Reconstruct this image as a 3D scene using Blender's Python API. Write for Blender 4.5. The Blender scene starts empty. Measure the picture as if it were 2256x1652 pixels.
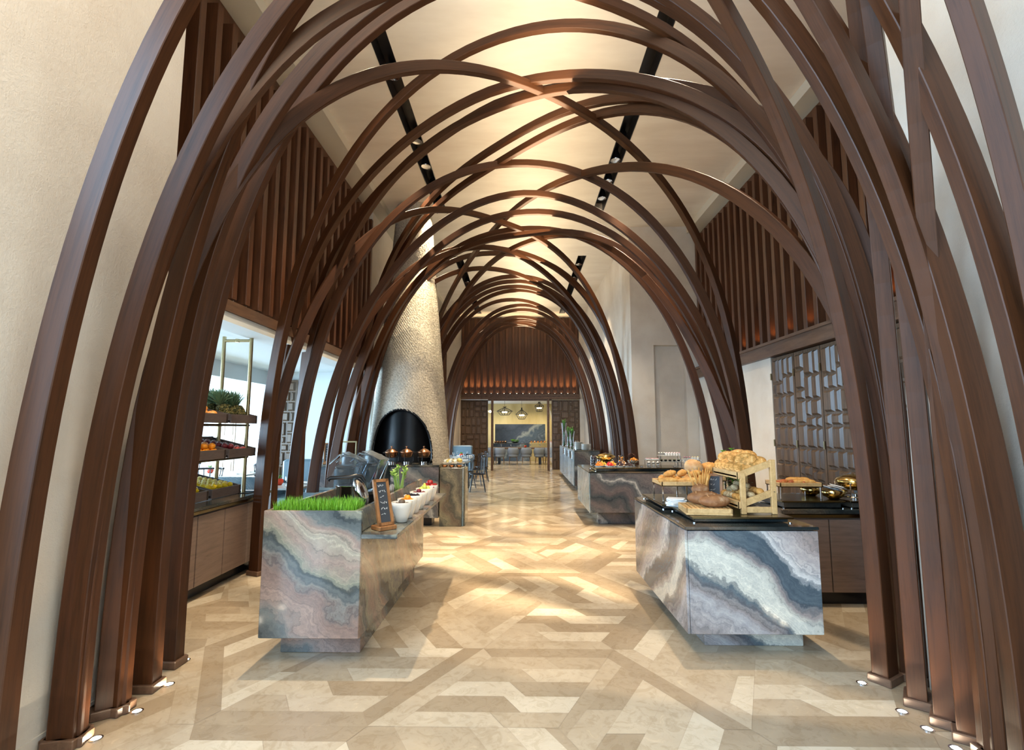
import bpy, math, random
from mathutils import Vector, Matrix
R = random.Random(7)
PI = math.pi
SC = bpy.context.scene
COL = SC.collection

# ------------------------------------------------------------------ camera
PITCH = math.atan(120/1128.0); YAW = math.atan(19/1128.0*math.cos(PITCH))
cam_d = bpy.data.cameras.new('camera'); cam = bpy.data.objects.new('camera', cam_d); COL.objects.link(cam)
cam_d.sensor_fit = 'HORIZONTAL'; cam_d.sensor_width = 36.0; cam_d.lens = 36.0*1128/2256
cam_d.clip_start = 0.05; cam_d.clip_end = 200
cam.location = (0, 0, 1.6); cam.rotation_euler = (PI/2+PITCH, 0, YAW)
SC.camera = cam
# ------------------------------------------------------------------ view, sky
SC.view_settings.view_transform = 'Standard'; SC.view_settings.look = 'None'
SC.view_settings.gamma = 1.0; SC.view_settings.use_curve_mapping = False
SC.view_settings.exposure = 0.60
SC.cycles.use_denoising = True
SC.cycles.max_bounces = 8; SC.cycles.diffuse_bounces = 4; SC.cycles.glossy_bounces = 4
SC.cycles.transmission_bounces = 8; SC.cycles.transparent_max_bounces = 12
SC.cycles.sample_clamp_indirect = 6.0; SC.cycles.caustics_reflective = False; SC.cycles.caustics_refractive = False
W = bpy.data.worlds.new('sky'); SC.world = W; W.use_nodes = True
W.node_tree.nodes['Background'].inputs[0].default_value = (0.62, 0.80, 1.0, 1)
W.node_tree.nodes['Background'].inputs[1].default_value = 2.2

def lamp(name, kind, loc, energy, color, rot=(0, 0, 0), **k):
    d = bpy.data.lights.new(name, kind); d.energy = energy; d.color = color
    for a, v in k.items(): setattr(d, a, v)
    o = bpy.data.objects.new(name, d); COL.objects.link(o); o.location = loc; o.rotation_euler = rot
    return o
DAY = (0.60, 0.80, 1.0); WARM = (1.0, 0.76, 0.46)
# daylight through the glazing on the left of the dining room, and through the tall entrance glazing left of and behind the viewer
lamp('window_and_fill_daylight', 'AREA', (-8.8, 7.5, 1.5), 1000, (0.52, 0.77, 1.0), (0, -PI/2, 0), shape='RECTANGLE', size=2.4, size_y=11)
lamp('window_and_fill_daylight', 'AREA', (-7.4, 13.3, 1.5), 90, (0.8, 0.9, 1.0), (-PI/2, 0, 0), shape='RECTANGLE', size=4.6, size_y=2.2)
lamp('entrance_daylight', 'AREA', (-3.7, -1.1, 2.9), 700, (0.42, 0.70, 1.0), (0, -PI/2, 0), shape='RECTANGLE', size=5.0, size_y=6.2)
lamp('entrance_daylight', 'AREA', (-0.2, -4.6, 2.6), 35, (0.80, 0.89, 1.0), (PI/2, 0, 0), shape='RECTANGLE', size=4.2, size_y=4.6)
lamp('window_and_fill_daylight', 'AREA', (-5.5, 15.5, 1.4), 420, (0.50, 0.77, 1.0), (0, -PI/2, 0), shape='RECTANGLE', size=2.4, size_y=4.0)  # added daylight fill for the rear of the hall, no window is built here
# added area light over the rib crowns, with no fixture, washing the ceiling
lamp('ceiling_wash_fill', 'AREA', (0.2, 8.6, 4.95), 235, (1.0, 0.80, 0.52), (PI, 0, 0), shape='RECTANGLE', size=0.6, size_y=21.0)
# added warm fill, with no fixture, brightening the entrance end of the hall
lamp('entrance_warm_fill', 'AREA', (-1.0, 0.6, 5.9), 120, (1.0, 0.80, 0.56), (0, 0, 0), shape='RECTANGLE', size=1.5, size_y=3.0)

# ------------------------------------------------------------------ mesh helpers
class MB:
    def __init__(s): s.v = []; s.f = []; s.m = []; s.uv = None; s.mi = 0
    def add(s, vs, fs):
        b = len(s.v); s.v += [tuple(v) for v in vs]
        for f in fs: s.f.append([b+i for i in f]); s.m.append(s.mi)
        return s
    def box(s, x0, x1, y0, y1, z0, z1):
        vs = [(x0,y0,z0),(x1,y0,z0),(x1,y1,z0),(x0,y1,z0),(x0,y0,z1),(x1,y0,z1),(x1,y1,z1),(x0,y1,z1)]
        return s.add(vs, [(0,3,2,1),(4,5,6,7),(0,1,5,4),(1,2,6,5),(2,3,7,6),(3,0,4,7)])
    def obox(s, c, sx, sy, sz, M=None):
        M = M or Matrix.Identity(3); c = Vector(c)
        vs = [c + M @ Vector((a*sx/2, b*sy/2, d*sz/2)) for d in (-1,1) for (a,b) in ((-1,-1),(1,-1),(1,1),(-1,1))]
        return s.add(vs, [(0,3,2,1),(4,5,6,7),(0,1,5,4),(1,2,6,5),(2,3,7,6),(3,0,4,7)])
    def cbox(s, x0, x1, y0, y1, z0, z1, c=0.006):
        vs = []
        for (a, b, e) in ((x0,x1,0),):
            pass
        def ring(z, i):
            return [(x0+i+c,y0+i,z),(x1-i-c,y0+i,z),(x1-i,y0+i+c,z),(x1-i,y1-i-c,z),(x1-i-c,y1-i,z),(x0+i+c,y1-i,z),(x0+i,y1-i-c,z),(x0+i,y0+i+c,z)]
        vs = ring(z0,c)+ring(z0+c,0)+ring(z1-c,0)+ring(z1,c)
        fs = [tuple(range(7,-1,-1)), tuple(range(24,32))]
        for k in range(3):
            for i in range(8): j=(i+1)%8; fs.append((k*8+i,k*8+j,(k+1)*8+j,(k+1)*8+i))
        return s.add(vs, fs)
    def tube(s, pts, r, n=8, cap=True, closed=False):
        pts = [Vector(p) for p in pts]; L = len(pts); rs = r if isinstance(r,(list,tuple)) else [r]*L
        vs = []; prev = None
        for i, p in enumerate(pts):
            if closed: t = pts[(i+1)%L]-pts[i-1]
            else: t = pts[min(i+1,L-1)]-pts[max(i-1,0)]
            t.normalize()
            if prev is None:
                a = Vector((0,0,1)) if abs(t.z) < .9 else Vector((1,0,0)); u = t.cross(a).normalized()
            else:
                u = (prev - t*prev.dot(t)).normalized()
            prev = u; w = t.cross(u)
            for k in range(n):
                a = 2*PI*k/n; vs.append(p + (u*math.cos(a)+w*math.sin(a))*rs[i])
        fs = []
        for i in range(L if closed else L-1):
            i2 = (i+1) % L
            for k in range(n): k2=(k+1)%n; fs.append((i*n+k, i*n+k2, i2*n+k2, i2*n+k))
        if cap and not closed: fs.append(tuple(range(n-1,-1,-1))); fs.append(tuple((L-1)*n+k for k in range(n)))
        return s.add(vs, fs)
    def lathe(s, prof, n=20, c=(0,0,0), sx=1, sy=1):
        vs = []; fs = []; L = len(prof)
        for (r, z) in prof:
            for k in range(n):
                a = 2*PI*k/n; vs.append((c[0]+r*sx*math.cos(a), c[1]+r*sy*math.sin(a), c[2]+z))
        for i in range(L-1):
            for k in range(n): k2=(k+1)%n; fs.append((i*n+k, i*n+k2, (i+1)*n+k2, (i+1)*n+k))
        if prof[0][0] > 1e-4: fs.append(tuple(range(n-1,-1,-1)))
        if prof[-1][0] > 1e-4: fs.append(tuple((L-1)*n+k for k in range(n)))
        return s.add(vs, fs)
    def ball(s, c, rx, ry=None, rz=None, n=14, m=8, M=None, dent=0.0):
        ry = ry or rx; rz = rz or rx; vs = []; fs = []; M = M or Matrix.Identity(3)
        for i in range(m+1):
            ph = PI*i/m
            for k in range(n):
                a = 2*PI*k/n; z = -math.cos(ph); z -= dent*math.exp(-(math.sin(ph)/.35)**2)*(1 if z > 0 else -1)
                vs.append(Vector(c) + M @ Vector((rx*math.sin(ph)*math.cos(a), ry*math.sin(ph)*math.sin(a), rz*z)))
        for i in range(m):
            for k in range(n): k2=(k+1)%n; fs.append((i*n+k, i*n+k2, (i+1)*n+k2, (i+1)*n+k))
        return s.add(vs, fs)
    def leaf(s, base, d, up, L, w, curl=0.3, n=4):
        base=Vector(base); d=Vector(d).normalized(); up=Vector(up).normalized(); side=d.cross(up).normalized(); vs=[]; fs=[]
        for i in range(n+1):
            t=i/n; ww = w*math.sin(PI*min(0.97,t*0.85+0.12)); p = base + d*L*t + up*(curl*L*t*(1-t)*2 - curl*L*t*t*.6)
            vs += [p-side*ww/2, p+side*ww/2]
        for i in range(n): fs.append((2*i,2*i+1,2*i+3,2*i+2))
        return s.add(vs, fs)
    def build(s, name, mat, parent=None, smooth=False, loc=None):
        me = bpy.data.meshes.new(name); me.from_pydata(s.v, [], s.f)
        mats = mat if isinstance(mat,(list,tuple)) else [mat]
        for m in mats: me.materials.append(m)
        if len(mats) > 1: me.polygons.foreach_set('material_index', s.m)
        if s.uv:
            uvl = me.uv_layers.new(name='UVMap'); uvl.data.foreach_set('uv', [c for u in s.uv for c in u])
        if smooth:
            me.polygons.foreach_set('use_smooth', [True]*len(me.polygons))
        me.update()
        o = bpy.data.objects.new(name, me); COL.objects.link(o)
        if smooth and smooth != 'all':
            try: me.set_sharp_from_angle(angle=math.radians(40))
            except Exception: pass
        if parent: o.parent = parent
        if loc: o.location = loc
        return o

def tag(o, label, cat, group=None):
    o['label'] = label; o['category'] = cat
    if group: o['group'] = group
    return o
def thing(name, label, cat, loc=(0,0,0), rz=0, group=None):
    o = bpy.data.objects.new(name, None); COL.objects.link(o); o.location = loc; o.rotation_euler = (0,0,rz)
    o.empty_display_size = 0.1
    return tag(o, label, cat, group)
def struct(name, mb, mat, smooth=False):
    o = mb.build(name, mat, None, smooth); o['kind'] = 'structure'; return o
KIDS = {}
def dup(root, loc=None, rot=None, label=None, group=None, scale=None):
    r = root.copy(); COL.objects.link(r)
    if loc is not None: r.location = loc
    if rot is not None: r.rotation_euler = rot if isinstance(rot,(tuple,list)) else (0,0,rot)
    if scale is not None: r.scale = (scale,)*3 if not isinstance(scale,(tuple,list)) else scale
    if label: r['label'] = label
    if group: r['group'] = group
    def rec(src, dst):
        for ch in [c for c in src.children]:
            if ch.parent != src: continue
            d = ch.copy(); COL.objects.link(d); d.parent = dst; rec(ch, d)
    rec(root, r)
    return r
def rotm(ax, ay, az): return (Matrix.Rotation(az,3,'Z') @ Matrix.Rotation(ay,3,'Y') @ Matrix.Rotation(ax,3,'X'))
ORD = ['first','second','third','fourth','fifth','sixth','seventh','eighth','ninth','tenth','eleventh','twelfth','thirteenth','fourteenth','fifteenth','sixteenth','seventeenth','eighteenth','nineteenth','twentieth']
ORD += ['twenty-'+a for a in ORD[:9]]+['thirtieth']+['thirty-'+a for a in ORD[:9]]+['fortieth']+['forty-'+a for a in ORD[:9]]+['fiftieth']+['fifty-'+a for a in ORD[:9]]+['sixtieth']

# ------------------------------------------------------------------ materials
def mat(name, col, rough=0.5, metal=0.0, spec=0.5, trans=0.0, ior=1.45, emit=None, es=0.0, coat=0.0, alpha=1.0, sss=0.0):
    m = bpy.data.materials.new(name); m.use_nodes = True; b = m.node_tree.nodes['Principled BSDF']
    b.inputs['Base Color'].default_value = (*col, 1); b.inputs['Roughness'].default_value = rough
    b.inputs['Metallic'].default_value = metal; b.inputs['Specular IOR Level'].default_value = spec
    b.inputs['Transmission Weight'].default_value = trans; b.inputs['IOR'].default_value = ior
    b.inputs['Coat Weight'].default_value = coat; b.inputs['Coat Roughness'].default_value = 0.08
    b.inputs['Alpha'].default_value = alpha
    if emit: b.inputs['Emission Color'].default_value = (*emit, 1); b.inputs['Emission Strength'].default_value = es
    if sss: b.inputs['Subsurface Weight'].default_value = sss; b.inputs['Subsurface Scale'].default_value = 0.02
    return m
def nn(m, t, **k):
    n = m.node_tree.nodes.new(t)
    for a, v in k.items():
        if a in n.inputs: n.inputs[a].default_value = v
        else: setattr(n, a, v)
    return n
def lk(m, a, b): m.node_tree.links.new(a, b)
def ramp(m, src, stops, interp='LINEAR'):
    r = nn(m, 'ShaderNodeValToRGB'); e = r.color_ramp.elements; r.color_ramp.interpolation = interp
    while len(e) < len(stops): e.new(0.5)
    for i, (p, c) in enumerate(stops): e[i].position = p; e[i].color = (*c, 1)
    lk(m, src, r.inputs[0]); return r
def coords(m, kind='Object', scale=(1,1,1), rot=(0,0,0), loc=(0,0,0)):
    t = nn(m, 'ShaderNodeTexCoord'); mp = nn(m, 'ShaderNodeMapping')
    mp.inputs['Scale'].default_value = scale; mp.inputs['Rotation'].default_value = rot; mp.inputs['Location'].default_value = loc
    lk(m, t.outputs[kind], mp.inputs[0]); return mp.outputs[0]
def noise(m, v, s, d=3, r=0.55, dist=0.0):
    n = nn(m, 'ShaderNodeTexNoise'); n.inputs['Scale'].default_value = s; n.inputs['Detail'].default_value = d
    n.inputs['Roughness'].default_value = r; n.inputs['Distortion'].default_value = dist
    lk(m, v, n.inputs['Vector']); return n
def bump(m, h, st=0.2, dist=0.01):
    b = nn(m, 'ShaderNodeBump'); b.inputs['Strength'].default_value = st; b.inputs['Distance'].default_value = dist
    lk(m, h, b.inputs['Height']); lk(m, b.outputs[0], m.node_tree.nodes['Principled BSDF'].inputs['Normal'])
def bc(m): return m.node_tree.nodes['Principled BSDF'].inputs['Base Color']

def wood(name, dark, light, scale=(1,1,1), rough=0.4, kind='Object', g=1.0, coat=0.0, bands=1.0):
    m = mat(name, light, rough, coat=coat); v = coords(m, kind, scale)
    n1 = noise(m, v, 2.2*g, 4, 0.6, 0.6); n2 = noise(m, v, 9*g, 5, 0.7, 0.2)
    mx = nn(m, 'ShaderNodeMath', operation='MULTIPLY_ADD'); lk(m, n2.outputs[0], mx.inputs[0]); mx.inputs[1].default_value = 0.45*bands
    lk(m, n1.outputs[0], mx.inputs[2])
    r = ramp(m, mx.outputs[0], [(0.45, dark), (0.62, tuple((a+b)/2 for a,b in zip(dark,light))), (0.9, light)])
    lk(m, r.outputs[0], bc(m)); bump(m, n2.outputs[0], 0.05, 0.004); return m
def marble(name, stops, dirv=(0.5,0.3,0.85), t0=0.0, k=1.0, warp=0.42, rough=0.12, seed=0, veins=38):
    """flowing bands across direction dirv, bent by noise, with hair-fine streaks that follow the bands"""
    m = mat(name, (0.5,0.5,0.5), rough); v = coords(m, 'Object', (1,1,1), (0,0,0), (seed*3.1, seed*1.7, seed*2.3) if seed else (0,0,0))
    w1 = noise(m, v, 1.15, 2, 0.5); w2 = noise(m, v, 3.4, 4, 0.6); w3 = noise(m, v, 16, 5, 0.72)
    def wv(a, kk, base):
        q = nn(m, 'ShaderNodeVectorMath', operation='SUBTRACT'); lk(m, a.outputs['Color'], q.inputs[0]); q.inputs[1].default_value = (0.5,)*3
        sc = nn(m, 'ShaderNodeVectorMath', operation='SCALE'); lk(m, q.outputs[0], sc.inputs[0]); sc.inputs['Scale'].default_value = kk
        ad = nn(m, 'ShaderNodeVectorMath', operation='ADD'); lk(m, base, ad.inputs[0]); lk(m, sc.outputs[0], ad.inputs[1]); return ad.outputs[0]
    p = wv(w3, 0.07, wv(w2, warp*.75, wv(w1, warp*2.4, v)))
    d = nn(m, 'ShaderNodeVectorMath', operation='DOT_PRODUCT'); lk(m, p, d.inputs[0]); d.inputs[1].default_value = dirv
    t = nn(m, 'ShaderNodeMath', operation='MULTIPLY_ADD'); lk(m, d.outputs['Value'], t.inputs[0]); t.inputs[1].default_value = k; t.inputs[2].default_value = -t0*k
    pp = nn(m, 'ShaderNodeMath', operation='PINGPONG'); lk(m, t.outputs[0], pp.inputs[0]); pp.inputs[1].default_value = 1.0
    r = ramp(m, pp.outputs[0], stops)
    ft = nn(m, 'ShaderNodeMath', operation='MULTIPLY'); lk(m, t.outputs[0], ft.inputs[0]); ft.inputs[1].default_value = veins
    f = nn(m, 'ShaderNodeTexNoise', noise_dimensions='1D'); lk(m, ft.outputs[0], f.inputs['W']); f.inputs['Scale'].default_value = 1.0; f.inputs['Detail'].default_value = 4; f.inputs['Roughness'].default_value = 0.65
    fr = ramp(m, f.outputs[0], [(0.30,(0.50,0.52,0.55)),(0.42,(0.80,0.81,0.82)),(0.55,(1,1,1)),(0.72,(1.28,1.25,1.2))])
    mu = nn(m, 'ShaderNodeMix', data_type='RGBA', blend_type='MULTIPLY'); mu.inputs[0].default_value = 0.75
    lk(m, r.outputs[0], mu.inputs[6]); lk(m, fr.outputs[0], mu.inputs[7])
    sp = ramp(m, w3.outputs[0], [(0.38,(0.82,0.83,0.85)),(0.6,(1.08,1.07,1.05))])
    m2 = nn(m, 'ShaderNodeMix', data_type='RGBA', blend_type='MULTIPLY'); m2.inputs[0].default_value = 0.8; lk(m, mu.outputs[2], m2.inputs[6]); lk(m, sp.outputs[0], m2.inputs[7])
    lk(m, m2.outputs[2], bc(m)); return m

WALNUT = wood('walnut', (0.013,0.0045,0.0016), (0.066,0.023,0.0080), (1,1,1), 0.42, 'UV', 1.0, bands=1.4)
WALNUT.node_tree.nodes['Principled BSDF'].inputs['Specular IOR Level'].default_value = 0.35
WALNUT_V = wood('walnut_slat', (0.026,0.0095,0.0045), (0.115,0.043,0.018), (9,9,0.6), 0.42)
WALNUT_H = wood('walnut_rail', (0.06,0.03,0.018), (0.16,0.09,0.055), (6,0.8,8), 0.4)
CARVE = wood('carved_walnut', (0.06,0.037,0.024), (0.16,0.105,0.068), (14,14,1.0), 0.24)
CAB = wood('cabinet_veneer', (0.13,0.085,0.065), (0.24,0.165,0.13), (1.2,1.2,14), 0.42, bands=1.3)
OAK = wood('oak', (0.42,0.23,0.08), (0.72,0.46,0.20), (12,3,12), 0.45)
BOARDW = wood('chalkboard_frame_wood', (0.15,0.055,0.015), (0.38,0.17,0.06), (14,14,2), 0.5)
PLASTER = mat('plaster', (0.70,0.64,0.56), 0.85)
_v = coords(PLASTER, 'Object', (1,1,1)); _n = noise(PLASTER, _v, 1.1, 5, 0.6); _n2 = noise(PLASTER, _v, 55, 3, 0.7)
_r = ramp(PLASTER, _n.outputs[0], [(0.3,(0.60,0.53,0.45)),(0.55,(0.70,0.64,0.56)),(0.8,(0.76,0.71,0.64))]); lk(PLASTER,_r.outputs[0],bc(PLASTER)); bump(PLASTER,_n2.outputs[0],0.35,0.01)
CEILM = mat('ceiling_paint', (0.74,0.68,0.60), 0.9)
_v = coords(CEILM, 'Object', (0.5,1.6,1)); _n = noise(CEILM, _v, 1.5, 4, 0.6)
_r = ramp(CEILM, _n.outputs[0], [(0.35,(0.68,0.62,0.54)),(0.65,(0.77,0.72,0.64))]); lk(CEILM,_r.outputs[0],bc(CEILM))
WHITE = mat('white_paint', (0.66,0.70,0.71), 0.8)
CORN = mat('cornice_paint', (0.60,0.56,0.47), 0.7)
BLACK = mat('black_metal', (0.012,0.012,0.013), 0.4, 0.3)
BLACKS = mat('black_satin', (0.010,0.010,0.012), 0.28)
HOLE = mat('hearth_black', (0.0012,0.0012,0.0012), 0.9, spec=0.05)  # even, matte near-black of the hearth lining
BRASS = mat('brass', (0.40,0.32,0.18), 0.35, 1.0)
BRASSD = mat('dark_brass', (0.20,0.155,0.075), 0.25, 1.0)
CHROME = mat('chrome', (0.75,0.75,0.77), 0.08, 1.0)
COPPER = mat('copper', (0.50,0.26,0.15), 0.22, 1.0)
GOLD = mat('gold', (0.75,0.55,0.22), 0.12, 1.0)
GLASS = mat('glass', (0.95,0.98,1.0), 0.0, trans=1.0, ior=1.3)
PANE = bpy.data.materials.new('window_glass'); PANE.use_nodes = True
_t = PANE.node_tree; _b = _t.nodes['Principled BSDF']; _o = _t.nodes['Material Output']
_tr = _t.nodes.new('ShaderNodeBsdfTransparent'); _gl = _t.nodes.new('ShaderNodeBsdfGlossy'); _gl.inputs['Roughness'].default_value = 0.02
_mx = _t.nodes.new('ShaderNodeMixShader'); _mx.inputs[0].default_value = 0.08
_t.links.new(_tr.outputs[0], _mx.inputs[1]); _t.links.new(_gl.outputs[0], _mx.inputs[2]); _t.links.new(_mx.outputs[0], _o.inputs[0])
PLASTIC = mat('clear_blue_plastic', (0.80,0.91,1.0), 0.07, trans=0.92, ior=1.15)
CERAM = mat('white_ceramic', (0.82,0.79,0.72), 0.2, coat=0.4)
LINEN = mat('white_linen', (0.85,0.85,0.84), 0.8)
CRATE = wood('crate_wood', (0.075,0.055,0.05), (0.14,0.105,0.095), (10,2,10), 0.5)
CRATED = mat('crate_slot', (0.035,0.022,0.018), 0.6)
GREY = mat('blue_grey_leather', (0.13,0.19,0.23), 0.4)
VELVET = mat('grey_velvet', (0.17,0.20,0.25), 0.75)
TABLET = mat('table_stone', (0.30,0.32,0.32), 0.25)
SLATE = mat('chalkboard_slate', (0.045,0.05,0.058), 0.6)
CHALK = mat('chalk', (0.75,0.75,0.72), 0.9)
ONYX = mat('yellow_onyx', (0.62,0.50,0.24), 0.3)
_v = coords(ONYX, 'Object', (2,1,0.5)); _n = noise(ONYX, _v, 0.8, 4, 0.6); _r = ramp(ONYX,_n.outputs[0],[(0.3,(0.50,0.38,0.15)),(0.7,(0.74,0.62,0.32))]); lk(ONYX,_r.outputs[0],bc(ONYX))
LEDW = mat('lamp_lens', (1,1,1), 0.3, emit=(1.0,0.86,0.62), es=30)
LEDF = mat('floor_lens', (1,1,1), 0.3, emit=(1.0,0.88,0.66), es=45)
BULB = mat('bulb_glow', (1,1,1), 0.3, emit=(1.0,0.80,0.48), es=22)
GRASS = mat('wheat_grass', (0.20,0.46,0.03), 0.5); LEAFM = mat('leaf_green', (0.10,0.26,0.03), 0.45); LEAFD = mat('dark_leaf', (0.035,0.10,0.02), 0.45)
SOIL = mat('soil', (0.03,0.02,0.012), 0.9)

SL_,GR_,PK_,PD_,OL_,CR_ = (0.075,0.088,0.092),(0.165,0.18,0.175),(0.36,0.26,0.215),(0.27,0.185,0.155),(0.30,0.29,0.22),(0.42,0.37,0.29)
MB1 = marble('marble_pink_brown', [(0,SL_),(.08,GR_),(.16,PK_),(.30,PD_),(.38,GR_),(.43,SL_),(.47,OL_),(.55,PK_),(.66,CR_),(.74,PK_),(.80,GR_),(.88,SL_),(.94,OL_),(1,GR_)], (0.45,0.75,0.80), 2.15, 0.95, 0.30)
BS_,BW_,BM_,BL_,BC_ = (0.085,0.115,0.14),(0.52,0.53,0.53),(0.26,0.23,0.225),(0.40,0.385,0.39),(0.60,0.59,0.52)
MB2 = marble('marble_blue_white', [(0,BS_),(.10,BM_),(.22,BL_),(.27,BM_),(.34,BS_),(.38,BC_),(.48,BC_),(.53,BM_),(.58,BS_),(.70,BS_),(.74,BW_),(.82,BL_),(.90,BM_),(1,BS_)], (0.60,0.75,0.85), 3.72, 0.85, 0.22, veins=46)
MB3 = marble('marble_blue_purple', [(0,(0.05,0.07,0.085)),(.15,(0.17,0.145,0.15)),(.3,(0.10,0.115,0.13)),(.36,(0.42,0.43,0.43)),(.40,(0.12,0.13,0.145)),(.6,(0.19,0.16,0.16)),(.72,(0.31,0.30,0.27)),(.82,(0.09,0.11,0.125)),(1,(0.22,0.19,0.19))], (0.55,0.5,0.8), 5.5, 0.9, 0.38)
MB4 = marble('marble_tower', [(0,(0.08,0.085,0.075)),(.2,(0.29,0.27,0.185)),(.4,(0.20,0.155,0.115)),(.55,(0.10,0.105,0.09)),(.75,(0.31,0.28,0.2)),(1,(0.13,0.12,0.10))], (1.6,0.8,0.7), 0.0, 1.2, 0.35)
MB5 = marble('marble_back_panel', [(0,(0.02,0.025,0.03)),(.3,(0.05,0.06,0.075)),(.42,(0.28,0.30,0.27)),(.5,(0.06,0.085,0.11)),(.75,(0.10,0.13,0.165)),(.85,(0.27,0.30,0.31)),(1,(0.05,0.075,0.10))], (0.5,0.2,-0.75), 4.0, 0.62, 0.6, rough=0.2, veins=20)
MB6 = marble('marble_dark_top', [(0,(0.015,0.022,0.024)),(.3,(0.05,0.055,0.05)),(.5,(0.13,0.095,0.065)),(.7,(0.025,0.035,0.04)),(1,(0.19,0.175,0.14))], (0.8,0.7,0.5), 0.0, 1.3, 0.4, rough=0.08)
MB7 = marble('marble_ice_blue', [(0,(0.20,0.30,0.36)),(.3,(0.34,0.42,0.46)),(.5,(0.26,0.36,0.42)),(.8,(0.46,0.52,0.55)),(1,(0.24,0.33,0.39))], (0.4,0.9,0.6), 0.0, 1.6, 0.4, rough=0.15)

# ------------------------------------------------------------------ floor of hexagons laid with slanting planks
def clip(poly, a, b, c):            # keep a*x+b*y<=c
    out = []
    for i in range(len(poly)):
        p, q = poly[i], poly[(i+1) % len(poly)]
        dp, dq = a*p[0]+b*p[1]-c, a*q[0]+b*q[1]-c
        if dp <= 0: out.append(p)
        if dp*dq < 0:
            t = dp/(dp-dq); out.append((p[0]+(q[0]-p[0])*t, p[1]+(q[1]-p[1])*t))
    return out
FT = []
def strips(poly, d, w, L, off=0.0):
    """cut a polygon into planks of width w along unit direction d, each plank into lengths L"""
    nx, ny = -d[1], d[0]
    s0 = [p[0]*nx+p[1]*ny for p in poly]; lo, hi = min(s0), max(s0); k = 0; s = lo
    while s < hi-1e-4:
        w2 = w
        p1 = clip(clip(poly, nx, ny, s+w2), -nx, -ny, -s)
        if len(p1) > 2:
            t0 = [p[0]*d[0]+p[1]*d[1] for p in p1]; a, b = min(t0), max(t0); n = max(1, round((b-a)/L)); cuts = [a+(b-a)*(j+(R.uniform(-.15,.15) if 0<j<n else 0))/n for j in range(n+1)]
            sk = 0.5
            ex, ey = d[0]*.87+nx*sk, d[1]*.87+ny*sk   # slanted end cuts
            for j in range(n):
                p2 = p1
                if j > 0:
                    q = (d[0]*cuts[j]+nx*s, d[1]*cuts[j]+ny*s); p2 = clip(p2, -ex, -ey, -(q[0]*ex+q[1]*ey))
                if j < n-1:
                    q = (d[0]*cuts[j+1]+nx*s, d[1]*cuts[j+1]+ny*s); p2 = clip(p2, ex, ey, q[0]*ex+q[1]*ey)
                if len(p2) > 2: FT.append((p2, min(1, max(0, (0.30, 0.62)[(k+j) % 2] + R.uniform(-.30, .30)))))
        s += w2; k += 1
a_, h_, e_ = 0.95, 1.0, 0.56
def hexagon(cx, cy, k):
    return [(cx+k*(a_/2+e_),cy),(cx+k*a_/2,cy+k*h_),(cx-k*a_/2,cy+k*h_),(cx-k*(a_/2+e_),cy),(cx-k*a_/2,cy-k*h_),(cx+k*a_/2,cy-k*h_)]
for i in range(-8, 9):
    for j in range(-3, 15):
        cx = 0.2+i*(a_+e_); cy = 0.95+j*2*h_+(i % 2)*h_
        if abs(cx) > 10.5 or cy < -5.5 or cy > 28.5: continue
        if abs(cx) > 5 and not (cx < 0 and cy < 15): continue
        O = hexagon(cx, cy, 1.0); I = hexagon(cx, cy, 0.86)
        for k in range(6):
            k2 = (k+1) % 6; FT.append(([O[k],O[k2],I[k2],I[k]], 0.15*R.random()+(0.0 if R.random()<.7 else .4)))
        rot_ = (i+j) % 2
        for k in (rot_, rot_+2, rot_+4):
            q = [(cx,cy), I[k % 6], I[(k+1) % 6], I[(k+2) % 6]]
            e = (I[(k+1)%6][0]-I[k%6][0], I[(k+1)%6][1]-I[k%6][1]); l = math.hypot(*e)
            strips(q, (e[0]/l, e[1]/l), 0.178, 0.52)
mb = MB(); cols = []
for p, c in FT:
    cx = sum(q[0] for q in p)/len(p); cy = sum(q[1] for q in p)/len(p)
    g = 0.0012
    vs = []
    for q in p:
        l = math.hypot(q[0]-cx, q[1]-cy) or 1
        vs.append((q[0]+(cx-q[0])/l*g, q[1]+(cy-q[1])/l*g, 0.0))
    ar = sum(vs[i][0]*vs[(i+1)%len(vs)][1]-vs[(i+1)%len(vs)][0]*vs[i][1] for i in range(len(vs)))
    if ar < 0: vs.reverse()
    mb.add(vs, [tuple(range(len(vs)))]); cols.append(c)
nt = len(mb.f)
mb.mi = 1; mb.box(-10.5, 6, -6, 29, -0.2, -0.0015)
STONE = mat('floor_stone', (0.6,0.5,0.38), 0.17, spec=0.45)
_at = nn(STONE,'ShaderNodeAttribute'); _at.attribute_name = 'plank'
_v = coords(STONE,'Object',(1,1,1)); _n = noise(STONE,_v,3.0,6,0.65,0.8); _n2 = noise(STONE,_v,11,5,0.7,1.2)
_m1 = nn(STONE,'ShaderNodeMath',operation='MULTIPLY_ADD'); lk(STONE,_n.outputs[0],_m1.inputs[0]); _m1.inputs[1].default_value = 0.55; _m1.inputs[2].default_value = -0.28
_m2 = nn(STONE,'ShaderNodeMath',operation='ADD'); lk(STONE,_m1.outputs[0],_m2.inputs[0]); lk(STONE,_at.outputs['Fac'],_m2.inputs[1])
_r = ramp(STONE,_m2.outputs[0],[(0.0,(0.35,0.265,0.175)),(0.35,(0.45,0.355,0.245)),(0.7,(0.57,0.475,0.35)),(1.0,(0.69,0.605,0.47))])
_vr = ramp(STONE,_n2.outputs[0],[(0.40,(0.86,0.83,0.78)),(0.5,(1,1,1)),(0.62,(1.0,0.99,0.97)),(0.68,(1.16,1.15,1.12))])
_mm = nn(STONE,'ShaderNodeMix',data_type='RGBA',blend_type='MULTIPLY'); _mm.inputs[0].default_value = 0.8; lk(STONE,_r.outputs[0],_mm.inputs[6]); lk(STONE,_vr.outputs[0],_mm.inputs[7]); lk(STONE,_mm.outputs[2],bc(STONE))
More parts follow.
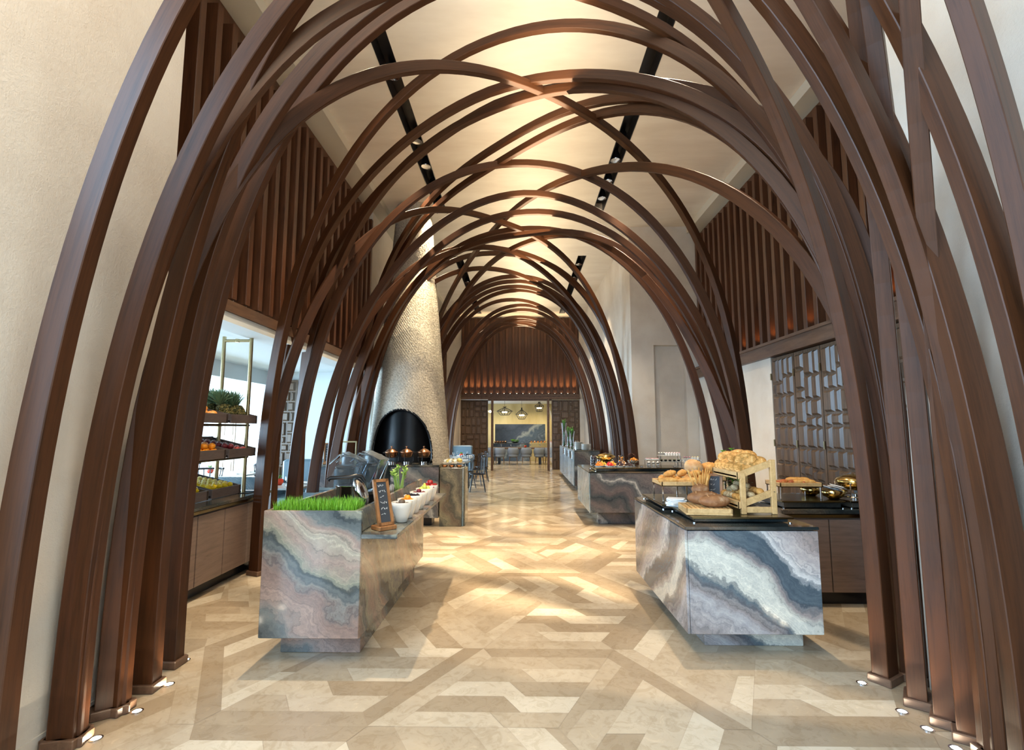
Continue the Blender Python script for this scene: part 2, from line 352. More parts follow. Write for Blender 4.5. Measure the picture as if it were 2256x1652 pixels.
GROUT = mat('grout', (0.30,0.22,0.15), 0.7)
fl = struct('floor', mb, [STONE, GROUT])
at = fl.data.attributes.new('plank', 'FLOAT', 'FACE')
at.data.foreach_set('value', cols + [0.3]*(len(fl.data.polygons)-len(cols)))

# ------------------------------------------------------------------ room shell
CZ = 6.15; HZ = 2.81
XL, XR = -2.95, 3.88
m_ = MB()
for (x0,x1) in ((-3.9,-1.76),(-1.54,1.52),(1.74,4.2)): m_.box(x0,x1,-5,20.9,CZ,CZ+.25)
for (y0,y1) in ((-5,-4),(10.4,13.1),(19.85,20.9)):
    m_.box(-1.76,-1.54,y0,y1,CZ,CZ+.25).box(1.52,1.74,y0,y1,CZ,CZ+.25)
m_.box(-3.9,4.2,-5,20.9,CZ+.25,CZ+.35)
struct('ceiling', m_, CEILM)
# near plaster walls (thick piers) left and right
m_ = MB(); m_.box(-3.9, -2.43, 2.05, 3.4, 0, CZ); struct('wall_left', m_, PLASTER)
m_ = MB(); m_.box(-3.9,-3.75,-5.0,-4.4,0,CZ).box(-3.9,-3.75,-4.4,2.38,0,.15).box(-3.9,-3.75,-4.4,2.38,5.6,CZ)
for y in (-2.2,0.0): m_.box(-3.9,-3.75,y,y+.12,.15,5.6)
struct('wall_entrance_side', m_, WHITE)
m_ = MB(); m_.box(-3.84,-3.83,-4.4,2.38,.15,5.6); struct('window_9', m_, PANE)
m_ = MB(); m_.box(2.53, 4.2, -5.0, 3.4, 0, CZ); struct('wall_right', m_, PLASTER)
m_ = MB(); m_.box(-3.9, -2.2, -5.2, -5.0, 0, CZ).box(2.2, 4.2, -5.2, -5.0, 0, CZ).box(-2.2,2.2,-5.2,-5.0,5.2,CZ); struct('wall_entrance', m_, PLASTER)
# upper left wall carrying the slats and its header, pierced to the dining room below
m_ = MB(); m_.box(-3.25, -3.10, 3.4, 20.6, HZ, CZ); struct('wall_upper_left', m_, WALNUT_V)
m_ = MB(); m_.box(-3.25, XL, 3.4, 10.0, HZ-.02, HZ+.10); m_.box(-3.25, XL, 12.2, 20.6, HZ-.02, HZ+.10); struct('trim_1', m_, WALNUT_H)
m_ = MB(); m_.box(-3.27,-2.97,3.4,20.6,HZ-.12,HZ-.022); struct('trim_2', m_, WHITE)
m_ = MB(); m_.box(-3.1,-3.0,10.0,12.2,HZ-.02,CZ); m_.box(-3.1,-2.44,17.5,20.6,0,HZ-.12); struct('wall_left_rear', m_, PLASTER)
# right: recess wall, slats, rail
m_ = MB(); m_.box(4.05, 4.2, 3.4, 11.2, 0, CZ); struct('wall_recess_right', m_, PLASTER)
m_ = MB(); m_.box(3.95, 4.05, 3.4, 11.15, 2.95, CZ-.25); struct('wall_recess_panelling', m_, WALNUT_V)
m_ = MB(); m_.box(3.78, 4.05, 3.4, 11.19, 2.70, 2.88).box(3.74,4.05,3.4,11.19,2.88,2.92); struct('trim_3', m_, WALNUT_H)
m_ = MB(); m_.box(3.86, 4.05, 7.9, 11.19, 0, 2.70); struct('wall_recess_plaster', m_, PLASTER)
# pier on the right with a shallow niche, and the wall beyond
m_ = MB(); m_.box(2.44, 2.93, 11.2, 12.4, 0, CZ); m_.box(3.62, 4.2, 11.2, 12.4, 0, CZ); m_.box(2.93,3.62,11.2,12.4,3.45,CZ); m_.box(2.93,3.62,11.36,12.4,0,3.45)
struct('wall_pier', m_, PLASTER)
m_ = MB(); m_.box(2.52, 3.0, 12.4, 20.6, 0, CZ); struct('wall_right_rear', m_, PLASTER)
# cornices
m_ = MB()
for (a,b) in ((-3.1,-2.74),): m_.box(a,b,3.4,20.5,CZ-.14,CZ-.001)
struct('trim_4', m_, CORN)
m_ = MB(); m_.box(3.74,4.05,3.4,11.19,CZ-.16,CZ-.001); struct('trim_5', m_, CORN)
m_ = MB(); m_.box(-2.43,-2.422,2.4,3.4,0,.07); struct('baseboard_left', m_, PLASTER)
# back wall with opening
OX0, OX1 = -1.16, 1.13
m_ = MB(); m_.box(-3.3,-2.40,20.5,20.7,0,CZ).box(2.36,2.6,20.5,20.7,0,CZ); m_.box(-2.40,2.36,20.6,20.7,2.8,CZ); struct('wall_back', m_, PLASTER)
m_ = MB(); m_.box(-2.38,2.36,20.42,20.62,2.80,3.0).box(-2.38,2.36,20.30,20.62,2.80,2.88); struct('trim_6', m_, WALNUT_H)

def slat_set(name, pts, mtl, z0, z1, dx, dy):
    for n_, (x, y) in enumerate(pts):
        m_ = MB(); m_.cbox(x, x+dx, y, y+dy, z0, z1, .008); o = struct(name, m_, mtl)
m_ = MB(); y = 3.52
while y < 20.3:
    if not (9.9 < y < 12.2): m_.cbox(-3.10, XL, y, y+.09, HZ+.12, CZ-.38, .006)
    y += .26
struct('wall_slats_left', m_, WALNUT_V)
m_ = MB(); y = 3.5
while y < 11.1:
    m_.cbox(XR-.04, 3.95, y, y+.09, 2.91, CZ-.36, .006); y += .255
struct('wall_slats_right', m_, WALNUT_V)
m_ = MB(); m_.box(-2.38,2.36,20.56,20.62,3.0,CZ-.02); x = -2.38; k = 0
while x < 2.3:
    m_.cbox(x, x+.10, 20.44, 20.56, 2.98, CZ-.04, .006); x += .2557; k += 1
struct('wall_slats_back', m_, WALNUT_V)
# little uplights between the back slats
root = None
for i in range(18):
    x = -2.38+.10+.078+i*.2557
    if root is None:
        root = thing('wall_uplight', 'x', 'light', (x,20.50,3.0)); b_ = MB(); b_.lathe([(.022,0),(.026,.03),(.02,.035)],12); b_.build('housing', BLACK, root)
        b_ = MB(); b_.lathe([(.0,.036),(.018,.036)],12); b_.build('lens', LEDW, root); o = root
    else: o = dup(root, (x,20.50,3.0))
    o['label'] = 'small glowing uplight between dark slats above the far doorway'; o['group'] = 'uplights along the far slatted wall'
    lamp('wall_uplight_beam', 'SPOT', (x,20.47,3.05), 60, (1.0,0.70,0.38), (PI,0,0), spot_size=math.radians(46), spot_blend=0.8, shadow_soft_size=0.01)
# uplights at the foot of the side slat walls
for y in [3.8+.52*i for i in range(12)]:
    lamp('slat_uplight_beam','SPOT',(-3.03,y,HZ+.14),3.0,(1.0,0.45,0.15),(PI,0.06,0),spot_size=math.radians(80),spot_blend=1,shadow_soft_size=.02)
for y in [4.2+.51*i for i in range(13)]:
    lamp('slat_uplight_beam','SPOT',(3.90,y,2.95),4.0,(1.0,0.50,0.18),(PI,-0.06,0),spot_size=math.radians(80),spot_blend=1,shadow_soft_size=.02)

# ------------------------------------------------------------------ carved panelling
def carve_rects(w, h, seed):
    r = random.Random(seed); out = []
    def split(x0,x1,y0,y1,d):
        ww, hh = x1-x0, y1-y0
        if d <= 0 or (ww < .26 and hh < .42): out.append((x0,x1,y0,y1)); return
        if (hh > ww*1.25 and hh > .36): t = r.choice((.35,.5,.65)); yy = y0+hh*t; split(x0,x1,y0,yy,d-1); split(x0,x1,yy,y1,d-1)
        elif ww > .22: t = r.choice((.38,.5,.62)); xx = x0+ww*t; split(x0,xx,y0,y1,d-1); split(xx,x1,y0,y1,d-1)
        else: out.append((x0,x1,y0,y1))
    split(0,w,0,h,6); return out
def carved(mb, o, ux, nz, w, h, seed, th=.04, raise_=.035):
    """panel with bevelled raised fields; ux = in-plane horizontal, nz = outward normal"""
    o = Vector(o); ux = Vector(ux); nz = Vector(nz); uz = Vector((0,0,1))
    P = lambda a,b,c: o+ux*a+uz*b+nz*c
    mb.add([P(0,0,-th),P(w,0,-th),P(w,h,-th),P(0,h,-th),P(0,0,0),P(w,0,0),P(w,h,0),P(0,h,0)],[(0,3,2,1),(4,5,6,7),(0,1,5,4),(1,2,6,5),(2,3,7,6),(3,0,4,7)])
    g = .014; bv = .026; e = .03
    for (x0,x1,y0,y1) in carve_rects(w-2*e,h-2*e,seed):
        x0+=e;x1+=e;y0+=e;y1+=e
        if x1-x0 < .09 or y1-y0 < .09: continue
        a=(x0+g,x1-g,y0+g,y1-g); b=(a[0]+bv,a[1]-bv,a[2]+bv,a[3]-bv)
        mb.add([P(a[0],a[2],0),P(a[1],a[2],0),P(a[1],a[3],0),P(a[0],a[3],0),P(b[0],b[2],raise_),P(b[1],b[2],raise_),P(b[1],b[3],raise_),P(b[0],b[3],raise_)],
               [(4,5,6,7),(0,1,5,4),(1,2,6,5),(2,3,7,6),(3,0,4,7)])
# right recess: four tall carved doors
for i in range(5):
    y1 = 7.87-i*.64; m_ = MB(); carved(m_, (3.86,y1,0.02), (0,-1,0), (-1,0,0), .625, 2.66, 40+i%2)
    d = struct('door_%d' % (i+1), m_, CARVE)
    for z in (.35,1.35,2.35):
        b_ = MB(); b_.box(3.83,3.845,y1-.012,y1+.012,z,z+.1); h = b_.build('hinge', BRASS, d)
# back wall panels either side of the glass doors
m_ = MB(); carved(m_, (-2.40,20.5,0.02),(1,0,0),(0,-1,0),1.10,2.76,61); struct('door_6', m_, CARVE)
m_ = MB(); carved(m_, (1.24,20.5,0.02),(1,0,0),(0,-1,0),1.12,2.76,63); struct('door_7', m_, CARVE)
# frames and glazed leaves of the far doorway
m_ = MB()
for x in (OX0-.01, OX1-.08): m_.cbox(x,x+.09,20.3,20.5,0,2.8)
m_.box(-1.30,1.24,20.42,20.5,2.74,2.80); struct('trim_7', m_, WALNUT_H)
for i,(x0,x1) in enumerate(((-1.30,-1.18),(1.15,1.24))):
    m_ = MB(); m_.box(x0,x1,20.44,20.455,0.0,2.74); struct('window_%d' % (i+1), m_, PANE)
# left dining room column
m_ = MB(); carved(m_, (-5.10,10.5,0.0),(1,0,0),(0,-1,0),.48,2.62,71,raise_=.045); struct('wall_column_panel', m_, CARVE)

# ------------------------------------------------------------------ dining room beyond the left opening
m_ = MB(); m_.box(-4.62,-3.1,10.55,10.8,0,HZ); m_.box(-5.4,-4.6,10.6,10.8,0,HZ); struct('wall_dining_far', m_, WHITE)
m_ = MB(); m_.box(-10.4,-3.08,1.0,14.4,HZ-.02,HZ+.2); m_.box(-10.4,-5.2,1.0,14.4,HZ-.30,HZ-.02); struct('ceiling_dining', m_, WHITE)
m_ = MB(); m_.box(-10.4,-3.4,0.8,1.0,0,HZ); struct('wall_dining_near', m_, WHITE)
m_ = MB(); m_.box(-9.3,-9.1,1,13.6,0,.25).box(-9.3,-9.1,1,13.6,2.35,HZ)
for y in (1,3.4,5.8,8.2,10.6,13.3): m_.box(-9.3,-9.1,y,y+.3,.25,2.35)
struct('wall_dining_window_side', m_, WHITE)
m_ = MB(); m_.box(-9.1,-5.4,13.6,13.75,0,.25).box(-9.1,-5.4,13.6,13.75,2.3,HZ)
for x in (-9.1,-7.9,-6.7,-5.6): m_.box(x,x+.22,13.6,13.75,.25,2.3)
struct('wall_dining_end', m_, WHITE)
for i in range(3):
    x = -8.88+i*1.2; m_ = MB(); m_.box(x,x+.98,13.65,13.66,.25,2.3); struct('window_%d' % (3+i), m_, PANE)
SHUT = mat('shutter_paint', (0.42,0.33,0.26), 0.5)
for i,x in enumerate((-8.05,-6.83)):
    m_ = MB(); m_.cbox(x,x+.5,13.5,13.545,.2,2.35)
    for (a,b) in ((.3,.75),(.85,1.35),(1.45,2.2)): 
        m_.box(x+.06,x+.22,13.485,13.5,a,b).box(x+.28,x+.44,13.485,13.5,a,b)
    struct('window_shutter_%d' % (i+1), m_, SHUT)

# ------------------------------------------------------------------ ceiling light slots and downlights
m_ = MB()
for x0,x1 in ((-1.76,-1.54),(1.52,1.74)):
    for y0,y1 in ((-4,10.4),(13.1,19.85)):
        m_.box(x0,x0+.012,y0,y1,CZ-.004,CZ+.25).box(x1-.012,x1,y0,y1,CZ-.004,CZ+.25).box(x0,x1,y0,y1,CZ+.20,CZ+.249)
struct('trim_8', m_, BLACKS)
t0 = thing('downlight','x','light',(-1.65,6.2,CZ+.03))
b_=MB(); b_.lathe([(.045,.17),(.075,.10),(.085,.0),(.075,.0),(.06,.05),(.0,.06)],20); b_.build('housing',BLACKS,t0,True)
b_=MB(); b_.lathe([(.076,-.004),(.084,-.006),(.086,.0)],20); b_.build('rim',CHROME,t0,True)
b_=MB(); b_.lathe([(.0,.028),(.055,.03)],20); b_.build('lens',LEDW,t0)
on = {('L',k) for k in (0,2,3,4)}|{('R',k) for k in (0,3,4,5)}|{('F',k) for k in (0,1,2)}|{('G',k) for k in (1,)}
first=True
DN = [('L',-1.65,[4.6,6.2,7.72,8.5,9.24,9.97],'left light slot'),('R',1.63,[4.7,6.9,7.75,8.35,9.1,9.8],'right light slot'),
      ('G',-1.65,[14.4,15.6,17.2,18.6],'far left light slot'),('F',1.63,[13.9,14.5,15.2,17.6,18.6],'far right light slot')]
for key,x,ys,wd in DN:
    for i,y in enumerate(ys):
        lab='round recessed downlight, %s from the front in the %s'%(ORD[i],wd)
        if first: o=t0; first=False; o.location=(x,y,CZ+.03); o['label']=lab
        else: o=dup(t0,(x,y,CZ+.03),None,lab)
        o['group']='downlights in the black ceiling slots'
        lamp('downlight_beam','SPOT',(x,y,CZ+.02),480 if y<11 else 330,(1.0,0.80,0.55),(0,0.10*(1 if x<0 else -1)*(1 if i%2 else -.5),0),spot_size=math.radians(58),spot_blend=.5,shadow_soft_size=.035)

# two of the downlights are narrow beams throwing bright pools on the floor
for (x,y,ax,ay,e) in ((-1.65,6.2,-.87,6.4,2300),(1.63,4.7,.27,5.35,2000),(-1.65,7.72,-.5,8.1,1500),(1.63,6.9,.75,7.3,1200)):
    dv=Vector((ax-x,ay-y,-(CZ+.02))); lamp('downlight_beam','SPOT',(x,y,CZ+.02),e,(1.0,0.84,0.60),dv.to_track_quat('-Z','Y').to_euler(),spot_size=math.radians(17),spot_blend=.7,shadow_soft_size=.03)

# ------------------------------------------------------------------ walnut ribs
RIBS = [ # foot xL, yL, foot xR, yR, height, p, q
(-2.93,5.83,2.52,3.53,5.45,2.03,2.8),(-3.20,6.63,2.55,3.53,5.16,1.85,3.5),(-3.10,7.19,2.55,3.53,5.20,1.55,5.0),(-2.33,3.05,3.08,7.05,5.07,2.18,2.95),
(-2.62,12.8,2.55,3.53,5.28,1.85,2.9),(-3.09,7.0,2.55,3.53,5.10,2.22,2.65),(-3.0,6.78,2.85,6.50,5.21,2.11,2.48),(-3.12,9.50,2.55,3.53,5.40,2.5,2.8),
(-3.12,9.75,2.55,3.53,5.23,3.0,2.4),(-3.03,7.47,3.14,7.11,5.09,1.93,2.13),(-3.04,8.22,3.25,7.50,5.05,2.08,2.01),(-3.1,9.36,3.05,8.20,5.14,2.15,2.35),
(-3.12,9.65,3.10,7.56,4.97,2.7,2.0),(-3.0,9.60,2.40,10.85,5.2,2.4,2.4),(-2.66,11.92,3.04,6.70,5.12,2.28,1.5),(-3.05,6.05,2.33,10.76,5.13,2.63,2.19),
(-3.06,7.60,2.33,11.47,5.05,1.82,2.42),(-3.12,8.4,2.40,10.95,5.1,2.3,2.6),
(-2.33,2.37,2.33,2.27,5.09,2.28,2.28),(-2.33,2.77,2.33,2.71,4.98,1.87,2.43),(-2.33,3.07,2.33,2.54,5.08,2.42,2.11),(-2.33,3.32,2.55,3.53,5.10,1.81,3.1),
(-2.40,3.64,2.55,3.53,5.12,1.98,2.9),(-2.33,2.77,3.20,4.72,5.07,2.3,2.58),(-2.33,0.50,2.33,3.50,4.62,1.72,2.88),(-2.33,0.80,2.33,2.69,4.61,1.5,2.91),
(-2.33,0.30,2.33,2.20,5.05,2.04,2.60),(-2.33,-2.79,2.33,3.23,5.08,2.23,2.57),(-2.33,-2.19,2.33,3.03,5.08,2.21,2.47),(-2.33,-3.14,2.33,2.89,5.08,2.19,2.22),
(-2.46,15.04,2.42,17.51,5.01,2.22,2.58),
(-3.12,9.2,2.33,12.7,5.08,2.15,2.35),(-2.6,11.5,2.33,11.3,5.08,2.15,2.35),(-2.6,11.8,2.33,11.8,5.08,2.15,2.35),(-2.6,12.2,2.33,12.3,5.08,2.15,2.35),(-2.6,13.0,2.33,12.2,5.08,2.15,2.35),
(-2.5,12.7,2.33,14.4,5.08,2.15,2.35),(-2.33,14.3,2.33,14.0,5.08,2.15,2.35),(-2.33,14.9,2.33,14.5,5.08,2.15,2.35),(-2.33,15.4,2.33,15.9,5.08,2.15,2.35),(-2.33,16.0,2.33,16.5,5.08,2.15,2.35),
(-2.33,17.0,2.33,16.7,5.08,2.15,2.35),(-2.33,16.6,2.33,15.4,5.08,2.15,2.35)]
RW = 2.33
def rib(i, xL, yL, xR, yR, H, p, q, order):
    m_ = MB(); uv = []; N = 72; C = Vector((xL,yL,0)); D = Vector((xR-xL,yR-yL,0)); Dn = D.normalized(); Bn = Vector((-Dn.y,Dn.x,0))
    def P(s): return C + D*((s+1)/2) + Vector((0,0,H*max(0,1-abs(s)**p)**(1/q)))
    ss = []
    for k in range(N+1):
        th = -1+2*k/N; a = 1-abs(th); ss.append(math.copysign(1-a**2.2, th) if th else 0.0)
    pts = [P(s) for s in ss]; L = 0; n = 8; vs = []; lens = []
    for k, pt in enumerate(pts):
        t = (pts[min(k+1,N)]-pts[max(k-1,0)]).normalized()
        if k in (0, N): t = Vector((0,0,1 if k == 0 else -1))
        nr = Bn.cross(t).normalized()
        f = 1-min(1,pt.z/H); w = .088+.056*f**.8; d = .064+.032*f**.8; c = .004
        for (a, b) in ((w/2-c,d/2),(-w/2+c,d/2),(-w/2,d/2-c),(-w/2,-d/2+c),(-w/2+c,-d/2),(w/2-c,-d/2),(w/2,-d/2+c),(w/2,d/2-c)):
            vs.append(pt+nr*a+Bn*b)
        if k: L += (pt-pts[k-1]).length
        lens.append(L)
    fs = []; per = [0,.15,.155,.25,.255,.4,.405,.5,.505]
    for k in range(N):
        for j in range(n):
            j2 = (j+1) % n; fs.append((k*n+j,(k+1)*n+j,(k+1)*n+j2,k*n+j2))
            u0, u1 = lens[k]*.55+i*7.3, lens[k+1]*.55+i*7.3; v0, v1 = per[j]*9+i*3, per[j+1]*9+i*3
            uv += [(u0,v0),(u1,v0),(u1,v1),(u0,v1)]
    m_.add(vs, fs); m_.uv = uv
    o = m_.build('walnut_rib', WALNUT, None, False)
    tag(o, 'curved dark walnut rib arching over the aisle, its left foot %s from the front' % ORD[order], 'arch rib', 'walnut ribs of the vaulted screen')
    a = math.atan2(Dn.y, Dn.x)
    for (x, y) in ((xL,yL),(xR,yR)):
        b_ = MB(); b_.cbox(-.09,.09,-.068,.068,0,.05,.005); b = b_.build('base_block', WALNUT_H, o, False); b.location = (x,y,0); b.rotation_euler = (0,0,a)
    return o
order = sorted(range(len(RIBS)), key=lambda k: RIBS[k][1])
for rank, k in enumerate(order): rib(k, *RIBS[k], rank)

# floor lights at the rib feet
t0 = thing('floor_light','x','light',(0,0,0))
b_=MB(); b_.lathe([(.032,0),(.032,.004),(.024,.005),(.022,.002)],18); b_.build('rim',CHROME,t0,True)
b_=MB(); b_.lathe([(.0,.003),(.022,.003)],18); b_.build('lens',LEDF,t0)
for i,(x,y,lab) in enumerate([(-2.21,2.81,'left side, nearest the viewer'),(-2.19,3.07,'left side, second from the front'),(-2.22,3.38,'left side, third from the front'),(-2.34,3.72,'left side, furthest, beside the fruit cabinet'),
     (2.16,3.47,'right side, left of the frontmost free-standing rib foot'),(2.46,3.55,'right side, behind the row of rib feet'),(2.17,3.14,'right side, before the second rib foot'),(2.18,2.97,'right side, before the third rib foot'),(2.19,2.80,'right side, nearest the viewer'),(-2.15,2.5,'left side, just outside the picture')]):
    o = t0 if i==0 else dup(t0); o.location=(x,y,0.001); o['label']='small bright floor spotlight on the '+lab; o['group']='floor lights at the rib feet'
    lamp('floor_light_beam','SPOT',(x,y,.02),18,(1.0,0.70,0.40),(PI,0.12*(1 if x>0 else -1)*-1,0),spot_size=math.radians(70),spot_blend=.9,shadow_soft_size=.015)
# ================================================================== marble islands
def mbox(name, mat_, parent, *b, c=.004):
    m_ = MB(); m_.cbox(*b, c); return m_.build(name, mat_, parent)
# left island
isl = thing('buffet_island','pink and grey veined marble island with grass along its front, left of the aisle','counter',(-1.45,4.8,0))
def L(o): o.location = -isl.location; return o
L(mbox('front_panel',MB1,isl,-1.80,-1.11,3.64,3.67,.18,1.035))
L(mbox('body',MB1,isl,-1.78,-1.12,3.665,5.96,.18,.84))
L(mbox('side_panel',MB1,isl,-1.14,-1.11,3.668,5.97,.17,.84))
L(mbox('side_panel',MB1,isl,-1.80,-1.775,3.668,5.97,.18,1.035))
L(mbox('plinth',MB1,isl,-1.74,-1.16,3.86,5.75,0,.18))
L(mbox('ledge',MB1,isl,-1.16,-.86,3.645,6.0,.842,.872))
L(mbox('upstand',MB1,isl,-1.165,-1.135,3.668,5.98,.872,1.035))
L(mbox('worktop',MB6,isl,-1.775,-1.168,3.95,5.95,.842,.875))
m_=MB(); m_.box(-1.77,-1.17,3.675,3.93,.842,.985); L(m_.build('soil',SOIL,isl))
L(mbox('trough_back',BLACKS,isl,-1.775,-1.168,3.93,3.948,.842,1.0))
m_=MB()
for i in range(2600):
    x=R.uniform(-1.765,-1.175); y=R.uniform(3.685,3.925); h=R.uniform(.07,.135); a=R.uniform(0,2*PI); l=R.uniform(.0,.05)
    if R.random()<.03: l=.09
    wx,wy=math.cos(a+1.5)*.0028,math.sin(a+1.5)*.0028; dx,dy=math.cos(a)*l,math.sin(a)*l
    m_.add([(x-wx,y-wy,.98),(x+wx,y+wy,.98),(x+wx*.8+dx*.35,y+wy*.8+dy*.35,.98+h*.6),(x-wx*.8+dx*.35,y-wy*.8+dy*.35,.98+h*.6),(x+dx,y+dy,.98+h)],[(0,1,2,3),(3,2,4)])
g=m_.build('wheat_grass',GRASS); tag(g,'strip of bright green wheat grass growing along the front of the left island','grass'); g['kind']='stuff'
# chrome soup urn with rolled lid
t=thing('soup_urn','polished chrome urn with tilted mirror lid and black handle behind the grass','urn',(-1.42,4.28,.875),.15)
m_=MB(); m_.lathe([(.10,0),(.105,.02),(.10,.03),(.10,.25),(.108,.262),(.108,.27),(.096,.272)],36); m_.build('body',CHROME,t,True)
m_=MB(); M=rotm(0,math.radians(68),0); m_.ball((.10,0,.21),.125,.115,.05,28,12,M); m_.build('lid',CHROME,t,'all')
m_=MB(); m_.tube([(-.16,-.03,.315),(-.145,-.03,.33),(0,-.02,.335),(.06,-.015,.345),(.10,0,.335),(.125,0,.30)],[.02,.016,.015,.017,.017,.013],12); m_.build('handle',BLACKS,t,True)
m_=MB(); m_.lathe([(.12,-.0),(.12,.012),(.10,.014)],30); m_.build('foot_ring',BLACKS,t,True)
# blenders
def blender(lab, loc, rz):
    t=thing('blender',lab,'blender',loc,rz)
    m_=MB(); m_.cbox(-.10,.10,-.10,.10,0,.13,.02); m_.build('base',BLACKS,t)
    m_=MB(); m_.lathe([(.012,.09),(.02,.12),(.0,.125)],12,(.0,-.10,-.03)); m_.build('knob',CHROME,t,True)
    m_=MB(); m_.lathe([(.05,.132),(.062,.15),(.08,.36),(.083,.37),(.076,.37),(.058,.155),(.0,.15)],8); m_.build('jug',PLASTIC,t,'all')
    m_=MB(); m_.cbox(-.078,.078,-.078,.078,.372,.40,.012); m_.build('jug_lid',BLACKS,t)
    m_=MB(); # tilted clear sound cover
    M=rotm(0,math.radians(24),0)
    for (c,s) in (((.0,-.115,.0),(.20,.005,.32)),((.0,.115,.0),(.20,.005,.32)),((0,0,.16),(.20,.236,.005)),((.10,0,0),(.005,.236,.32))):
        v=M@Vector(c); m_.obox((v.x+.02,v.y,v.z+.33),s[0],s[1],s[2],M)
    for yy in (-.117,.117):
        m_.tube([(-.12,yy,.42),(-.03,yy,.50),(.10,yy,.47),(.17,yy,.40),(.12,yy,.20)],.008,8)
    m_.build('sound_cover',PLASTIC,t)
    return t
blender('clear blue blender nearest the chrome urn on the left island',(-1.60,4.72,.875),.1)
blender('clear blue blender with raised cover, second behind the chrome urn',(-1.50,5.04,.875),-.1)
# straws and juice
def tumbler(lab, loc, r, h, fill, fh, straws=0, cat='glass', group=None):
    t=thing('juice_glass' if not straws else 'straw_glass',lab,cat,loc,0,group)
    m_=MB(); m_.lathe([(r*.85,0),(r,h),(r-.003,h),(r*.85-.003,.006),(0,.006)],20); m_.build('tumbler',GLASS,t,True)
    if fill: m_=MB(); m_.lathe([(r*.80,.008),(r*.93,fh),(0,fh)],20); m_.build('juice',fill,t,True)
    if straws:
        for i in range(straws):
            a=R.uniform(0,2*PI); rr=R.uniform(.1,.75)*r; q=R.uniform(0,2*PI)
            m_=MB(); m_.tube([(rr*math.cos(a),rr*math.sin(a),.008),(rr*math.cos(a)*1.1+.012*math.cos(q),rr*math.sin(a)*1.1+.012*math.sin(q),h+R.uniform(.015,.05))],.0028,6); m_.build('straw',STRAWM,t)
    return t
STRAWM=mat('paper_straw',(0.72,0.68,0.62),.7)
ORJ=mat('orange_juice',(0.85,0.42,0.02),.25); REDJ=mat('red_juice',(0.62,0.03,0.05),.2); CORJ=mat('coral_juice',(0.72,0.10,0.05),.25); DKJ=mat('dark_juice',(0.02,0.02,0.05),.2)
tumbler('glass packed with pale straws, front one on the left island',(-1.225,4.70,.877),.042,.16,None,0,16,'glass')
tumbler('glass packed with pale straws, rear one beside the celery',(-1.225,4.93,.877),.042,.16,None,0,16,'glass')
t=thing('celery_glass','glass of tall leafy celery stalks on the left island','celery',(-1.215,5.18,.877))
m_=MB(); m_.lathe([(.045,0),(.055,.15),(.052,.15),(.042,.006),(0,.006)],20); m_.build('tumbler',GLASS,t,True)
CEL=mat('celery_stalk',(0.42,0.62,0.16),.5)
for i in range(7):
    a=i*.9; q=Vector((math.cos(a)*.06,math.sin(a)*.05,0)); m_=MB(); top=Vector((q.x*1.1+R.uniform(-.02,.03),q.y*1.1,.30+R.uniform(-.05,.06)))
    m_.tube([q*.3+Vector((0,0,.01)),q*.6+Vector((0,0,.15)),top],[.010,.009,.005],8); st=m_.build('stalk',CEL,t,True)
    m_=MB()
    for k in range(9): 
        aa=R.uniform(0,2*PI); m_.leaf(top+Vector((0,0,-R.uniform(0,.06))),(math.cos(aa),math.sin(aa),.8),(0,0,1),.05,.03,.2,3)
    m_.build('leaves',CEL,st)
tumbler('short tumbler of orange juice beside the straws',(-1.33,4.98,.877),.038,.13,ORJ,.055,group=None)
tumbler('short tumbler of orange juice close against the blender',(-1.41,5.16,.877),.038,.13,ORJ,.06)
tumbler('tumbler of bright red juice, nearest of the red ones',(-1.225,5.48,.877),.05,.15,REDJ,.10)
tumbler('tumbler of coral red juice behind the bright red one',(-1.21,5.66,.877),.045,.15,CORJ,.11)
tumbler('tumbler of nearly black juice, last in the row',(-1.20,5.83,.877),.04,.15,DKJ,.12)

# fruits -----------------------------------------------------------------------
def skin(name, c1, c2, rough=.35, sc=18, coat=.1):
    m=mat(name,c1,rough,coat=coat); v=coords(m,'Object'); n=noise(m,v,sc,3,.6); r=ramp(m,n.outputs[0],[(.35,c1),(.7,c2)]); lk(m,r.outputs[0],bc(m)); return m
ORANGE=skin('orange_skin',(0.80,0.26,0.01),(0.92,0.38,0.02)); MANGO=skin('mango_skin',(0.80,0.28,0.04),(0.88,0.42,0.10)); LEMON=skin('lemon_skin',(0.80,0.55,0.01),(0.90,0.70,0.03))
LIME=skin('lime_skin',(0.20,0.38,0.03),(0.34,0.52,0.07)); PLUM=skin('plum_skin',(0.10,0.01,0.02),(0.25,0.03,0.04),.3); DKPLUM=skin('dark_plum_skin',(0.03,0.012,0.025),(0.10,0.03,0.04),.3)
TOM=skin('tomato_skin',(0.55,0.03,0.02),(0.70,0.07,0.03),.25); APPLE=skin('red_apple_skin',(0.28,0.01,0.02),(0.5,0.04,0.03),.2); PEARS=skin('green_pear_skin',(0.50,0.60,0.08),(0.66,0.72,0.15)); KIWI=skin('passionfruit_skin',(0.10,0.06,0.04),(0.20,0.14,0.09),.5)
GRAPE=mat('black_grape',(0.015,0.01,0.02),.25); STEM=mat('fruit_stem',(0.10,0.07,0.02),.7)
